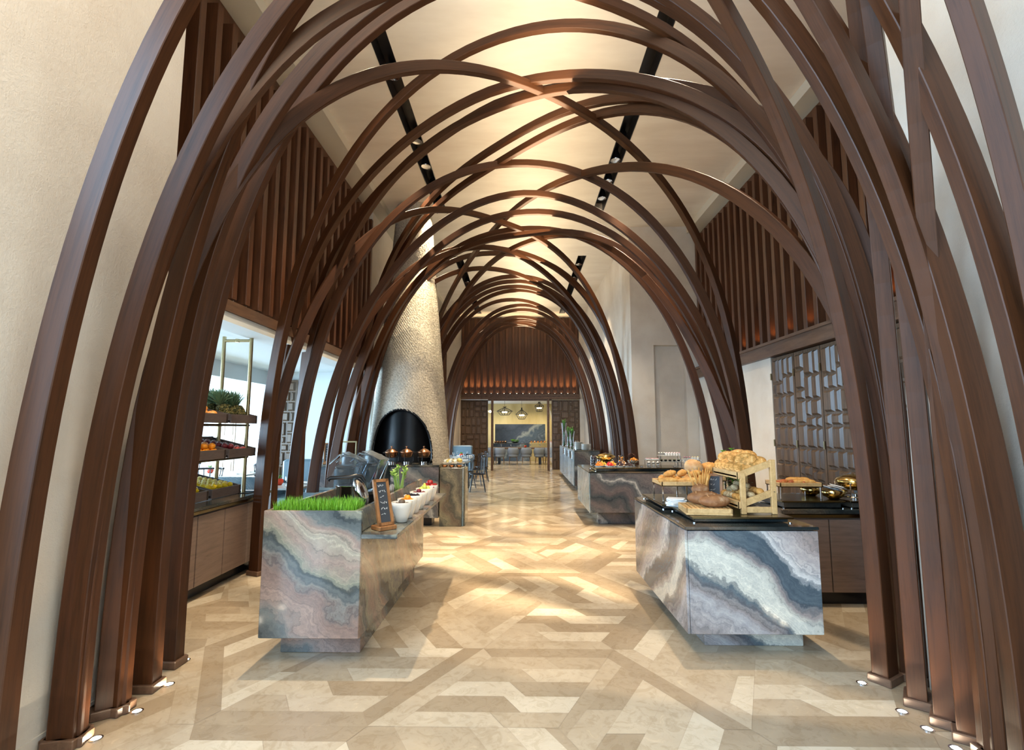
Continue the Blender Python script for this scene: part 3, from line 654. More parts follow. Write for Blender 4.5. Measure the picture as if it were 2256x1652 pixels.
def fruit(name, r, m, kind='round', stem=True):
    o=bpy.data.objects.new(name,None); COL.objects.link(o); o.empty_display_size=.02
    M_=MB()
    if kind=='round': M_.ball((0,0,0),r,r,r*.93,16,10,dent=.10)
    elif kind=='lemon': M_.lathe([(0,-r*1.32),(r*.16,-r*1.28),(r*.3,-r*1.12),(r*.75,-r*.72),(r,0),(r*.75,r*.72),(r*.3,r*1.12),(r*.18,r*1.3),(0,r*1.38)],16)
    elif kind=='mango': M_.ball((0,0,0),r*1.3,r,r*.85,16,10)
    elif kind=='pear': M_.lathe([(0,-r),(r*.6,-r*.85),(r,-r*.2),(r*.85,r*.4),(r*.45,r),(r*.3,r*1.4),(0,r*1.5)],16)
    M_.build('flesh',m,o,'all')
    if stem:
        M_=MB(); z=r*.80 if kind=='round' else (r*1.3 if kind in('lemon','pear') else r*.8); M_.tube([(0,0,z-.003),(.002,0,z+r*.25)],[r*.07,r*.05],6); M_.build('stem',STEM,o)
    return o
def heap(proto, pts, lab, cat, grp, r=.004, first=[None]):
    for i,p in enumerate(pts):
        o = dup(proto,p,(R.uniform(-.6,.6)+(1.57 if cat=='lemon' else 0),R.uniform(-.6,.6),R.uniform(0,6.28)),lab,grp) if i else proto
        if not i: proto.location=p; tag(proto,lab,cat,grp)
def pack(x0,x1,y0,y1,z0,z1,r,layers=2,tilt=None):
    """hexagonal layers of round things in a crate whose bed rises from z0 at x1 (aisle side) to z1 at x0"""
    out=[]
    for l in range(layers):
        yy=y0+r+l*r; row=0
        while yy<y1-r*.9-l*r*.6:
            xx=x0+r+(row%2)*r+l*r*.9
            while xx<x1-r*.8-l*r*.4:
                f=(x1-xx)/(x1-x0); out.append((xx+R.uniform(-.1,.1)*r,yy+R.uniform(-.1,.1)*r,z0+(z1-z0)*f+r+l*r*1.45)); xx+=2.02*r
            yy+=1.78*r; row+=1
    return out
# bowls of fruit on the ledge
def bowl(lab, y, r=.083):
    t=thing('fruit_bowl',lab,'bowl',(-.945,y,.873)); h=.155
    m_=MB(); m_.lathe([(.038,0),(.045,.004),(r*.72,h*.35),(r*.92,h*.7),(r,h),(r-.006,h),(r*.86,h*.68),(r*.62,h*.32),(0,.02)],32); m_.build('bowl_wall',CERAM,t,'all')
    return t
bl=['white bowl of dark passion fruit, nearest of the six on the ledge','white bowl of oranges, second of the six on the ledge','white bowl of black grapes, third of the six on the ledge','white bowl of dark plums, fourth of the six on the ledge','white bowl of green pears, fifth of the six on the ledge','white bowl of red apples, furthest of the six on the ledge']
by=[4.14,4.34,4.58,4.82,5.10,5.40]
for l_,y in zip(bl,by): bowl(l_,y)
def inbowl(y,n,rr,r,z=.115):
    out=[(-.945,y,.873+z-.02+r*.2)]
    for k in range(n-1): a=2*PI*k/(n-1)+y; out.append((-.945+rr*math.cos(a),y+rr*math.sin(a),.873+z))
    out[0]=(-.945,y,.873+z+r*1.05); return out
heap(fruit('passion_fruit',.027,KIWI),inbowl(by[0],6,.042,.027,.125),'dark passion fruit in the nearest white bowl','fruit','passion fruit in the nearest bowl')
heap(fruit('orange',.029,ORANGE),inbowl(by[1],5,.041,.029,.13),'small orange in the second white bowl','orange','oranges in the second bowl')
heap(fruit('black_grape',.012,GRAPE,stem=False),[(-.945+R.uniform(-.05,.05),by[2]+R.uniform(-.05,.05),.873+.145+R.uniform(0,.014)) for i in range(22)],'black grape in the third white bowl','grape','grapes in the third bowl')
heap(fruit('plum',.024,PLUM),inbowl(by[3],7,.046,.024,.135),'dark red plum in the fourth white bowl','plum','plums in the fourth bowl')
heap(fruit('pear',.026,PEARS,'pear'),[(-.945,by[4],.873+.165),(-.915,by[4]+.03,.873+.14),(-.975,by[4]-.02,.873+.14)],'green pear in the fifth white bowl','pear','pears in the fifth bowl')
heap(fruit('red_apple',.035,APPLE),inbowl(by[5],6,.047,.035,.14),'glossy red apple in the furthest white bowl','apple','apples in the furthest bowl')
# chalkboards
def chalk(lab, loc, rz, w, h, tilt=.25, base=True, seed=1, vertical=False):
    t=thing('menu_chalkboard',lab,'chalkboard',loc,rz); M=rotm(-tilt,0,0); z0=.03 if base else .0
    def P(c): v=M@Vector(c); return (v.x,v.y,v.z+z0)
    m_=MB(); m_.obox(P((0,0,h/2)),w-.03,.008,h-.03,M); m_.build('slate',SLATE,t)
    m_=MB()
    for (c,s) in (((-w/2+.01,0,h/2),(.022,.022,h)),((w/2-.01,0,h/2),(.022,.022,h)),((0,0,.011),(w,.022,.022)),((0,0,h-.011),(w,.022,.022))): m_.obox(P(c),*s,M)
    f=m_.build('frame',BOARDW,t)
    m_=MB(); r=random.Random(seed)
    rows=int(h/.045)
    for k in range(rows-1):
        zz=h-.05-k*.042; xx=-w/2+.03+r.uniform(0,.01); end=w/2-.03-r.uniform(0,.3)*w
        while xx<end:
            L=r.uniform(.008,.018); pts=[]
            for j in range(5): pts.append(P((xx+L*j/4,-.0065,zz+r.uniform(-.008,.010))))
            m_.tube(pts,.0012,5); xx+=L+.006
    m_.build('chalk_writing',CHALK,t)
    if base:
        m_=MB(); m_.cbox(-w/2-.01,w/2+.01,-.035,.09,0,.03,.004); m_.build('base',BOARDW,t)
    return t
chalk('wood framed chalkboard leaning on the front corner of the left island ledge',(-.985,3.82,.873),.80,.125,.34,.30,True,3)
chalk('small framed chalkboard standing on the rear marble counter by the tower',(-3.22,8.78,1.012),.1,.27,.33,.05,True,5)

# ------------------------------------------------------------------ rear left counter with copper warmers
isl=thing('buffet_counter','long grey marble counter carrying three copper warmers before the stone chimney','counter',(-2.4,8.9,0))
L(mbox('body',MB3,isl,-3.45,-2.48,8.66,9.15,.14,.975)); L(mbox('body',MB3,isl,-2.18,-1.37,8.66,9.15,.14,.975)); L(mbox('infill',MB6,isl,-2.482,-2.178,8.72,9.15,.14,.975))
L(mbox('worktop',MB6,isl,-3.47,-1.36,8.64,9.17,.977,1.01)); L(mbox('plinth',BLACKS,isl,-3.3,-1.5,8.80,9.1,0,.138))
isl=thing('marble_block','tall green and brown marble block with cheeses on top, beside the aisle','counter',(-1.16,8.9,0))
L(mbox('body',MB4,isl,-1.355,-.985,8.68,9.15,0,.96)); L(mbox('side_slab',MB7,isl,-.983,-.955,8.70,9.15,0,.965)); L(mbox('side_slab',MB4,isl,-.953,-.93,8.74,9.15,0,.95))
def warmer():
    t=thing('copper_warmer','x','food warmer')
    m_=MB(); m_.lathe([(.0,.10),(.06,.105),(.095,.14),(.108,.185),(.112,.19),(.106,.195),(.0,.195)],28); m_.build('pan',COPPER,t,True)
    m_=MB(); m_.lathe([(.118,.195),(.118,.203),(.104,.215),(.07,.245),(.02,.265),(.006,.27),(.006,.285),(.018,.29),(.014,.302),(.0,.306)],28); m_.build('lid',COPPER,t,'all')
    m_=MB()
    for k in range(3):
        a=2*PI*k/3+.5; c,s=math.cos(a),math.sin(a)
        m_.tube([(c*.08,s*.08,.0),(c*.125,s*.125,.05),(c*.125,s*.125,.12),(c*.105,s*.105,.17)],.006,8)
    m_.tube([(.10*math.cos(a),.10*math.sin(a),.115) for a in [2*PI*k/20 for k in range(20)]],.005,6,closed=True)
    m_.build('stand',BLACK,t)
    m_=MB(); m_.lathe([(.05,0),(.052,.04),(.03,.045),(0,.045)],20); m_.build('burner',CHROME,t,True)
    m_=MB()
    for sx in (-1,1): m_.tube([(sx*.11,0,.18),(sx*.145,0,.185),(sx*.145,0,.20),(sx*.115,0,.205)],.005,6)
    m_.build('handle',BLACK,t)
    return t
w0=warmer()
for i,(x,lab) in enumerate(((-2.23,'leftmost'),(-1.97,'middle one'),(-1.67,'rightmost'))):
    o=w0 if not i else dup(w0); o.location=(x,8.9,1.011); o['label']='lidded copper food warmer on a black stand, %s of the three before the chimney'%lab; o['group']='copper warmers on the rear counter'
# brass rack behind
t=thing('brass_rack','slim brass frame rack standing behind the small chalkboard','rack',(-3.02,9.04,1.012))
m_=MB(); 
for x in (-.13,.13): m_.cbox(x-.012,x+.012,-.012,.012,0,.36,.002)
m_.cbox(-.142,.142,-.012,.012,.36,.385,.002); m_.build('frame',BRASS,t)
# cheeses
CHEESE=mat('pale_cheese',(0.85,0.80,0.66),.5); YCH=mat('yellow_cheese',(0.85,0.62,0.16),.5)
t=thing('cheese_platter','oval platter heaped with white and yellow cheeses on the marble block','platter',(-1.15,8.90,.966))
m_=MB(); m_.lathe([(.10,.045),(.19,.055),(.2,.062),(.0,.05)],28,sy=.85); m_.build('platter',CERAM,t,True)
for k in range(10):
    m_=MB(); a=k*.63; m_.obox((math.cos(a)*.10*(1+(k%2)*.3),math.sin(a)*.08,.085+R.uniform(0,.03)),.07,.05,.04,rotm(.2,.3,a)); m_.build('cheese_piece',YCH if k%3==0 else CHEESE,t)
t0=thing('copper_ramekin','x','bowl',(0,0,0)); m_=MB(); m_.lathe([(.035,0),(.05,.035),(.052,.04),(.046,.036),(0,.01)],20); m_.build('pan',COPPER,t0,True)
m_=MB(); m_.tube([(.05,0,.035),(.07,0,.04)],.004,6); m_.build('handle',BRASS,t0)
for i,(x,y,l_) in enumerate(((-1.28,8.74,'left'),(-1.16,8.735,'middle'),(-1.04,8.74,'right'))):
    o=t0 if not i else dup(t0); o.location=(x,y,.966); o['label']='tiny copper bowl before the cheese platter, the %s one of three'%l_; o['group']='tiny copper bowls on the marble block'

# ------------------------------------------------------------------ woven stone chimney
CH=mat('woven_stone',(0.45,0.40,0.32),.55)
def chimney():
    t=thing('chimney','tall tapering chimney clad in woven pale stone cords with a black arched hearth','fireplace',(-2.19,10.15,0))
    m_=MB(); NS=150; NZ=190; r0,r1=.86,.33; vs=[];fs=[]
    def rad(z): f=min(1,z/(CZ-.1)); return r1+(r0-r1)*(1-f)**1.08
    H=CZ-.01
    def hole(a,z):   # arch centred toward the camera, slightly left
        da=(a+PI/2-(-.06)+PI)%(2*PI)-PI; x=da*rad(z); return (x/.64)**2+((z-1.05)/.92 if z>1.05 else 0)**2 < 1 and z<1.97
    for i in range(NZ+1):
        z=H*i/NZ; r=rad(z)
        for k in range(NS):
            a=2*PI*k/NS
            q=math.sin(a*75/1.0+ (i%2)*PI)*.5+.5; b=.012*abs(math.sin(PI*i/2.0+.6))*(.4+.6*q)+.014*q*((i+k)%2)
            bb=.030*((i%2)==(k%2)) + R.uniform(0,.004)
            vs.append(((r+bb)*math.cos(a),(r+bb)*math.sin(a),z))
    for i in range(NZ):
        z=H*(i+.5)/NZ
        for k in range(NS):
            if hole(2*PI*(k+.5)/NS,z): continue
            k2=(k+1)%NS; fs.append((i*NS+k,i*NS+k2,(i+1)*NS+k2,(i+1)*NS+k))
    m_.add(vs,fs); m_.build('stone_cladding',CH,t,'all')
    m_=MB(); # hearth lining
    pr=[]; n=40; vs=[];fs=[]
    m_.lathe([(.70,0),(.66,1.2),(.58,2.1),(0,2.12)],40); m_.build('hearth_lining',HOLE,t,True)
    # rim around arch
    pts=[]
    for k in range(33):
        th=PI*k/32; x=.64*math.cos(th); z=1.05+.92*math.sin(th); a=-PI/2-.06+x/rad(z); r=rad(z)+.004; pts.append((r*math.cos(a),r*math.sin(a),z))
    m_.tube(pts,.02,8); m_.build('hearth_rim',BLACKS,t,True)
    return t
_v=coords(CH,'Object',(1,1,1)); _n=noise(CH,_v,30,2,.5); _r=ramp(CH,_n.outputs[0],[(.3,(0.40,0.36,0.29)),(.7,(0.66,0.61,0.52))]); lk(CH,_r.outputs[0],bc(CH)); bump(CH,_n.outputs[0],.5,.02)
chimney()
lamp('chimney_downlight','SPOT',(-1.3,8.9,6.05),260,(1.0,.82,.5),(math.radians(20),0,math.radians(35)),spot_size=math.radians(50),spot_blend=.7,shadow_soft_size=.03)

# ------------------------------------------------------------------ fruit counter on the left
isl=thing('fruit_cabinet','grey brown wooden base cabinet with marble worktop under the crates of fruit','cabinet',(-3.4,5.2,0))
L(mbox('carcass',CAB,isl,-3.75,-3.075,4.0,6.26,.12,.80))
L(mbox('plinth',BLACKS,isl,-3.7,-3.16,4.02,6.2,0,.118))
y=4.02
while y<6.2:
    L(mbox('door',CAB,isl,-3.072,-3.05,y,y+.435,.13,.785)); y+=.447
L(mbox('grip_rail',BRASSD,isl,-3.074,-3.03,4.0,6.26,.803,.835,c=.003))
L(mbox('worktop',MB6,isl,-3.78,-3.02,3.98,6.28,.838,.87))
L(mbox('backsplash',MB7,isl,-3.76,-3.03,6.24,6.27,.872,1.03))
L(mbox('hob_plate',BLACKS,isl,-3.35,-3.12,5.92,6.15,.871,.876))
# shelf frame of brass tubes
t=thing('brass_shelf_frame','tall brass tube frame holding the fruit crates above the cabinet','shelf',(-3.45,5.3,.87))
for (x,y) in ((-3.56,4.35),(-3.23,4.35),(-3.56,6.02),(-3.23,6.02)):
    m_=MB(); m_.tube([(x+3.45,y-5.3,0),(x+3.45,y-5.3,1.84)],.022,14); m_.build('post',BRASS,t,True)
for (x,y) in ((-3.56,4.35),(-3.56,6.02)):
    m_=MB(); m_.tube([(x+3.45,y-5.3,1.79),(x+3.78,y-5.3,1.79)],.018,10); m_.lathe([(.026,-.02),(.026,.02)],12,(x+3.61,y-5.3,1.79)); m_.build('top_rail',BRASS,t,True)
for z in (.42,.79):
    for x in (-3.56,-3.23):
        m_=MB(); m_.tube([(x+3.45,4.30-5.3,z-.012),(x+3.45,6.07-5.3,z-.012)],.012,8); m_.build('shelf_rail',BRASSD,t,True)
def crate(lab, loc, L_, d=.50, h=.085):
    """open sloping crate, long side along y, low side toward +x"""
    t=thing('fruit_crate',lab,'crate',loc,0,'wooden fruit crates'); th=.014
    m_=MB(); m_.add([(-d/2,0,.09),(d/2,0,0),(d/2,L_,0),(-d/2,L_,.09),(-d/2,0,.105),(d/2,0,.015),(d/2,L_,.015),(-d/2,L_,.105)],[(0,3,2,1),(4,5,6,7),(0,1,5,4),(1,2,6,5),(2,3,7,6),(3,0,4,7)]); m_.build('bed',CRATE,t)
    m_=MB(); m_.cbox(d/2,d/2+th,0,L_,-.012,h,.002); m_.build('front_board',CRATE,t)
    m_=MB(); m_.cbox(-d/2-th,-d/2,0,L_,.06,h+.13,.002); m_.build('back_board',CRATE,t)
    for y in (0,L_-th):
        m_=MB(); m_.add([(-d/2,y,.06),(d/2,y,-.01),(d/2,y+th,-.01),(-d/2,y+th,.06),(-d/2,y,h+.12),(d/2,y,h),(d/2,y+th,h),(-d/2,y+th,h+.12)],[(0,3,2,1),(4,5,6,7),(0,1,5,4),(1,2,6,5),(2,3,7,6),(3,0,4,7)]); m_.build('end_board',CRATE,t)
    m_=MB(); m_.box(d/2+th,d/2+th+.002,L_-.035,L_-.008,-.01,h-.002); m_.build('joint_strip',CRATED,t)
    return t
ROW=[(4.34,.54),(4.93,.54),(5.52,.56)]
names={0:['grey crate of limes on the cabinet top','grey crate of limes and lemons on the cabinet top','grey crate of lemons on the cabinet top'],
 1:['grey crate of herbs on the middle tier','grey crate of oranges on the middle tier','grey crate of dark plums and tomatoes on the middle tier'],
 2:['grey crate of plums, first on the top tier','grey crate of mangoes on the top tier','grey crate of pineapples on the top tier']}
TZ=[.885,1.305,1.68]; CX=[-3.50,-3.40,-3.40]
for tier in range(3):
    for k,(y,L_) in enumerate(ROW):
        crate(names[tier][k],(CX[tier],y-(.10 if tier==0 else 0),TZ[tier]),L_-.01)
def cr(tier,k,r,layers,y0=0,y1=1):
    y,L_=ROW[k]; y-= .10 if tier==0 else 0; a=y+.02+(L_-.05)*y0; b=y+.02+(L_-.05)*y1; x=CX[tier]
    return pack(x-.24,x+.24,a,b,TZ[tier]+.018,TZ[tier]+.10,r,layers)
heap(fruit('lemon',.029,LEMON,'lemon',False),cr(0,2,.029,2)+cr(0,1,.029,2,.55,1),'yellow lemon heaped in the crates on the cabinet','lemon','lemons on the fruit cabinet')
heap(fruit('lime',.033,LIME),cr(0,1,.033,2,0,.55)+cr(0,0,.033,1),'green lime heaped in the crates on the cabinet','lime','limes on the fruit cabinet')
heap(fruit('orange',.037,ORANGE),cr(1,1,.037,2),'orange heaped in the middle tier crate','orange','oranges in the middle tier crate')
heap(fruit('dark_plum',.033,PLUM),cr(1,2,.033,2,0,.5),'dark red plum heaped in the middle tier crate','plum','plums in the middle tier crate')
heap(fruit('tomato',.036,TOM),cr(1,2,.036,1,.52,1),'red tomato heaped in the middle tier crate','tomato','tomatoes in the middle tier crate')
heap(fruit('mango',.043,MANGO,'mango'),cr(2,1,.045,1,.0,1)+[(-3.30,5.1,TZ[2]+.14),(-3.42,5.2,TZ[2]+.16),(-3.33,5.32,TZ[2]+.14)],'orange mango lying in the top tier crate','mango','mangoes in the top tier crate')
heap(fruit('purple_plum',.036,DKPLUM),cr(2,0,.036,1,.4,1),'purple plum in the first crate of the top tier','plum','plums in the top tier crate')
m_=MB()
for i in range(420):
    b=(CX[1]+R.uniform(-.22,.24),4.36+R.uniform(0,.54),TZ[1]+.07+R.uniform(0,.06)); a=R.uniform(0,6.28); m_.leaf(b,(math.cos(a)*.7,math.sin(a)*.7,R.uniform(.2,1.2)),(0,0,1),R.uniform(.06,.13),.010,.3,3)
g=m_.build('fresh_herbs',LEAFM); tag(g,'tangle of feathery green herbs spilling from the middle tier crate','herbs'); g['kind']='stuff'
# pineapples
PINE=mat('pineapple_skin',(0.16,0.13,0.03),.6); _v=coords(PINE,'Object'); _vo=nn(PINE,'ShaderNodeTexVoronoi'); _vo.inputs['Scale'].default_value=55; lk(PINE,_v,_vo.inputs['Vector']); _r=ramp(PINE,_vo.outputs['Distance'],[(0,(0.34,0.26,0.07)),(.5,(0.13,0.12,0.035)),(.8,(0.05,0.06,0.02))]); lk(PINE,_r.outputs[0],bc(PINE)); bump(PINE,_vo.outputs['Distance'],1.0,.02)
PL=mat('pineapple_leaf',(0.16,0.26,0.15),.5)
t0=thing('pineapple','x','pineapple'); m_=MB(); m_.lathe([(0,-.09),(.04,-.085),(.062,-.04),(.065,.02),(.052,.07),(.02,.092),(0,.093)],22); m_.build('body',PINE,t0,'all')
m_=MB()
for i in range(70):
    a=i*2.4; f=i/70; ln=.11+.08*(1-abs(f-.45)); m_.leaf((.012*math.cos(a),.012*math.sin(a),.085+f*.02),(math.cos(a)*(1.1-f),math.sin(a)*(1.1-f),.5+1.7*f),(math.cos(a)*.0,0,1),ln,.021,.15,4)
m_.build('crown',PL,t0)
PP=[(-3.28,5.60,.05,-.9),(-3.30,5.72,-.1,-.8),(-3.28,5.85,.12,-.9),(-3.30,5.97,.1,-.75),(-3.44,5.66,0,-.5),(-3.46,5.80,.1,-.4),(-3.45,5.94,-.1,-.5)]
for i,(x,y,a,b) in enumerate(PP):
    o=t0 if not i else dup(t0); o.location=(x,y,TZ[2]+.115+(.02 if x<-3.4 else 0)); o.rotation_euler=(.35+a,-.35*b*0-.25,.2); o['label']='spiky crowned pineapple in the furthest crate of the top tier'; o['group']='pineapples in the top tier crate'

# ------------------------------------------------------------------ right front island
isl=thing('buffet_island','blue grey and white marble island with stands of bread, right foreground','counter',(1.68,4.6,0))
L(mbox('body',MB2,isl,1.20,2.13,3.80,5.42,.165,.875)); L(mbox('side_slab',MB2,isl,1.178,1.198,3.80,5.43,.165,.88))
L(mbox('worktop',MB6,isl,1.178,2.135,3.795,5.44,.882,.905)); L(mbox('plinth',MB2,isl,1.37,2.10,4.03,5.3,0,.163))
def tray(lab, x0,x1,y0,y1,z=.906, h=.045):
    t=thing('brass_tray',lab,'tray',((x0+x1)/2,(y0+y1)/2,z)); w,d=(x1-x0)/2,(y1-y0)/2
    m_=MB(); m_.cbox(-w+.03,w-.03,-d+.03,d-.03,.006,h-.016,.003); m_.build('glass_base',MB6,t)
    m_=MB(); m_.cbox(-w,w,-d,d,h-.015,h,.003); m_.build('slab',BRASSD,t)
    for sx in (-1,1):
        for sy in (-1,1):
            m_=MB(); m_.lathe([(.012,0),(.012,.006)],10,(sx*(w-.02),sy*(d-.02),0)); m_.build('foot',CHROME,t,True)
    return t
tray('dark brass tray slab under the cutting board on the right island',1.28,2.03,3.93,4.52)
tray('dark brass tray slab under the roll basket, behind on the right island',1.23,1.98,4.58,5.32)
# cutting board and loaves
t=thing('cutting_board','slatted oak cutting board under two dark loaves','cutting board',(1.45,4.16,.952),-.12)
m_=MB(); m_.cbox(-.17,.17,-.17,.17,0,.016,.003).cbox(-.17,.17,-.17,-.155,.016,.05,.002).cbox(-.17,-.155,-.17,.17,.016,.05,.002).cbox(.155,.17,-.17,.17,.016,.05,.002).cbox(-.17,.17,.155,.17,.016,.05,.002); m_.build('crumb_tray',OAK,t)
for k in range(9):
    m_=MB(); x=-.15+k*.0335; m_.cbox(x,x+.024,-.155,.155,.036,.05,.002); m_.build('slat',OAK,t)
def crust(name,c1,c2,c3,sc=9):
    m=mat(name,c1,.6); v=coords(m,'Object'); n=noise(m,v,sc,4,.65); r=ramp(m,n.outputs[0],[(.3,c1),(.55,c2),(.72,c3)]); lk(m,r.outputs[0],bc(m)); bump(m,n.outputs[0],.4,.01); return m
DARKB=crust('dark_crust',(0.16,0.06,0.02),(0.33,0.15,0.06),(0.60,0.42,0.26)); GOLDB=crust('golden_crust',(0.42,0.17,0.035),(0.62,0.32,0.08),(0.74,0.48,0.18),14); FLOURB=crust('floured_crust',(0.42,0.17,0.05),(0.60,0.38,0.18),(0.80,0.70,0.55),6); SEEDB=crust('seeded_crust',(0.25,0.15,0.07),(0.52,0.38,0.20),(0.72,0.60,0.40),60); HERBB=crust('herb_crust',(0.14,0.09,0.02),(0.58,0.28,0.07),(0.76,0.50,0.20),34)
def loaf(name, lab, loc, rx, ry, rz, m, rot=(0,0,0), group=None, cuts=3, cat='bread'):
    t=thing(name,lab,cat,loc,0,group); t.rotation_euler=rot
    m_=MB(); m_.ball((0,0,0),rx,ry,rz,22,12); ob=m_.build('crumb',m,t,'all')
    m_=MB()
    for k in range(cuts):
        x=(k-(cuts-1)/2)*rx*.45; f=math.sqrt(max(0,1-(x/rx)**2)); m_.tube([(x-.01,-ry*.55*f,rz*f*.80),(x,0,rz*f*.985),(x+.01,ry*.55*f,rz*f*.80)],[.002,.0055,.002],6)
    if cuts: m_.build('score_mark',FLOURB,t,'all')
    return t
loaf('bread_loaf','big round dark loaf in front on the cutting board',(1.51,4.10,1.047),.125,.085,.05,DARKB,(0,0,.15))
loaf('bread_loaf','big floured dark loaf at the back of the cutting board',(1.48,4.24,1.052),.135,.08,.055,DARKB,(0,0,-.1))
loaf('bread_loaf','small dark loaf with breadsticks behind it, above the large loaves',(1.50,4.38,1.10),.075,.06,.05,DARKB,(0,.1,.2))
# breadstick jar
t=thing('breadstick_jar','glass jar crowded with golden breadsticks behind the dark loaves','jar',(1.53,4.47,.952))
m_=MB(); m_.lathe([(.045,0),(.05,.16),(.047,.16),(.042,.006),(0,.006)],20); m_.build('jar',GLASS,t,True)
for k in range(22):
    a=R.uniform(0,6.28); rr=R.uniform(.005,.035); l=R.uniform(.26,.33); f=R.uniform(.3,1); m_=MB(); m_.tube([(rr*math.cos(a)*.5,rr*math.sin(a)*.5,.01),(rr*math.cos(a)+.04*f*math.cos(a),rr*math.sin(a)+.03*f*math.sin(a),l*.6),(rr*math.cos(a)+.09*f*math.cos(a),rr*math.sin(a)+.05*f*math.sin(a),l)],[.005,.006,.005],7); m_.build('breadstick',GOLDB,t,'all')
# folded napkins
t0=thing('folded_napkin','x','napkin')
m_=MB(); m_.cbox(-.07,.07,-.055,.055,0,.010,.004); m_.tube([(-.07,-.05,.006),(-.07,.05,.006)],.006,8); m_.build('cloth',LINEN,t0)
for k in range(6):
    o=t0 if not k else dup(t0); o.location=(1.33+R.uniform(-.006,.006),4.475,.952+.0115*k); o.rotation_euler=(0,0,R.uniform(-.6,.6)); o['label']='folded white napkin in the pile left of the loaves'; o['group']='folded napkins on the right island'
# framed chalkboard on the island
chalk('blue grey chalkboard leaning against the oak bread stand',(1.66,4.50,.952),-.5,.13,.27,.12,False,9)
# raised wooden trays
def legtray(lab, x0,x1,y0,y1,z0,h,m=OAK):
    t=thing('wooden_bread_tray',lab,'tray',((x0+x1)/2,(y0+y1)/2,z0)); w,d=(x1-x0)/2,(y1-y0)/2
    m_=MB(); m_.cbox(-w,w,-d,d,h,h+.01,.002); m_.build('tray_floor',m,t)
    for b in ((-w,w,-d,-d+.012),(-w,w,d-.012,d),(-w,-w+.012,-d,d),(w-.012,w,-d,d)):
        m_=MB(); m_.cbox(*b,h,h+.042,.002); m_.build('tray_side',m,t)
    for sx in (-1,1):
        for sy in (-1,1): m_=MB(); m_.cbox(sx*(w-.012)-.006,sx*(w-.012)+.006,sy*(d-.015)-.006,sy*(d-.015)+.006,0,h,.001); m_.build('leg',CHROME,t)
    return t
legtray('oak tray of small baguettes on chrome legs, left end of the right island',1.25,1.72,4.64,4.98,.952,.145)
k=0
for (x,y,a,l) in ((1.33,4.70,.1,.10),(1.52,4.69,-.05,.12),(1.65,4.74,.2,.09),(1.36,4.80,.6,.08),(1.45,4.83,.9,.08),(1.55,4.80,.5,.085),(1.64,4.86,.4,.08),(1.33,4.92,1.2,.07),(1.42,4.93,.7,.07)):
    loaf('bread_roll','pointed golden roll in the raised oak tray',(x,y,.952+.155+.035),l,.036,.032,GOLDB,(0,0,a),'golden rolls in the left oak tray',2)
for i,(x,y,a) in enumerate(((1.37,4.80,.5),(1.50,4.86,.8),(1.60,4.80,.4))): loaf('bread_roll','pointed golden roll in the raised oak tray',(x,y,.952+.155+.09),.075,.035,.03,GOLDB,(0,-.15,a),'golden rolls in the left oak tray',2)
legtray('oak stand holding the round floured loaf behind the breadsticks',1.56,1.95,4.95,5.28,.952,.16)
loaf('round_loaf','large round loaf dusted white with flour, on the rear oak stand',(1.67,5.03,1.235),.10,.085,.075,FLOURB,(.5,.3,.4),None,2)
loaf('round_loaf','round golden loaf beside the floured one on the rear stand',(1.84,5.10,1.222),.10,.09,.06,GOLDB,(0,0,.4),None,3)
# two-tier oak stand
t=thing('bread_stand','two tier oak stand with sloping shelves of flatbread and rolls','stand',(1.835,4.315,.952))
def OB(name,pts8): m_=MB(); m_.add(pts8,[(0,3,2,1),(4,5,6,7),(0,1,5,4),(1,2,6,5),(2,3,7,6),(3,0,4,7)]); m_.build(name,OAK,t)
hw,hd=.135,.265
for sy in (-1,1):
    y=sy*(hd-.015)
    for x,h in ((-hw+.018,.315),(hw-.018,.415)):
        m_=MB(); m_.cbox(x-.02,x+.02,y-.015,y+.015,0,h,.003); m_.build('post',OAK,t)
    m_=MB(); m_.cbox(-hw+.038,hw-.038,y-.011,y+.011,.01,.055,.003); m_.build('foot_rail',OAK,t)
for z,nm in ((.06,'lower'),(.285,'upper')):
    s=.10; x0,x1=-hw-.02,hw-.038; 
    def SL(a,b,c,d,e,f): return [(a,c,z+e+s*(a+hw)/(2*hw)),(b,c,z+e+s*(b+hw)/(2*hw)),(b,d,z+e+s*(b+hw)/(2*hw)),(a,d,z+e+s*(a+hw)/(2*hw)),(a,c,z+f+s*(a+hw)/(2*hw)),(b,c,z+f+s*(b+hw)/(2*hw)),(b,d,z+f+s*(b+hw)/(2*hw)),(a,d,z+f+s*(a+hw)/(2*hw))]
    OB('shelf',SL(x0,x1,-hd+.03,hd-.03,0,.012))
    OB('shelf_edge',SL(x0,x1,-hd+.004,-hd+.02,-.012,.04)); OB('shelf_edge',SL(x0,x1,hd-.02,hd-.004,-.012,.04)); OB('shelf_edge',SL(x0,x0+.015,-hd,hd,-.012,.04))
m_=MB(); m_.lathe([(.006,0),(.006,.003),(0,.003)],10,(hw-.018,-hd-.0025,.17)); m_.build('screw',BLACK,t)
def onst(x,y,lift,up): return (1.835+x,4.315+y,.952+(.285 if up else .06)+.012+.10*(x+hw)/(2*hw)+lift)
k=0
for row in range(6):
    for c in range(2):
        x=-.085+c*.10; y=-.20+row*.080
        loaf('flatbread','oval herb flatbread piled on the upper shelf of the oak stand',onst(x,y,.040,True),.080,.060,.013,HERBB,(.75,-.25+R.uniform(-.15,.15),R.uniform(-.3,.3)),'herb flatbreads on the upper shelf',0)
for row in range(5):
    loaf('flatbread','oval herb flatbread piled on the upper shelf of the oak stand',onst(-.05+.05*(row%2),-.17+row*.09,.085,True),.082,.060,.013,HERBB,(.9,-.2,.3*(row%3)-.3),'herb flatbreads on the upper shelf',0)
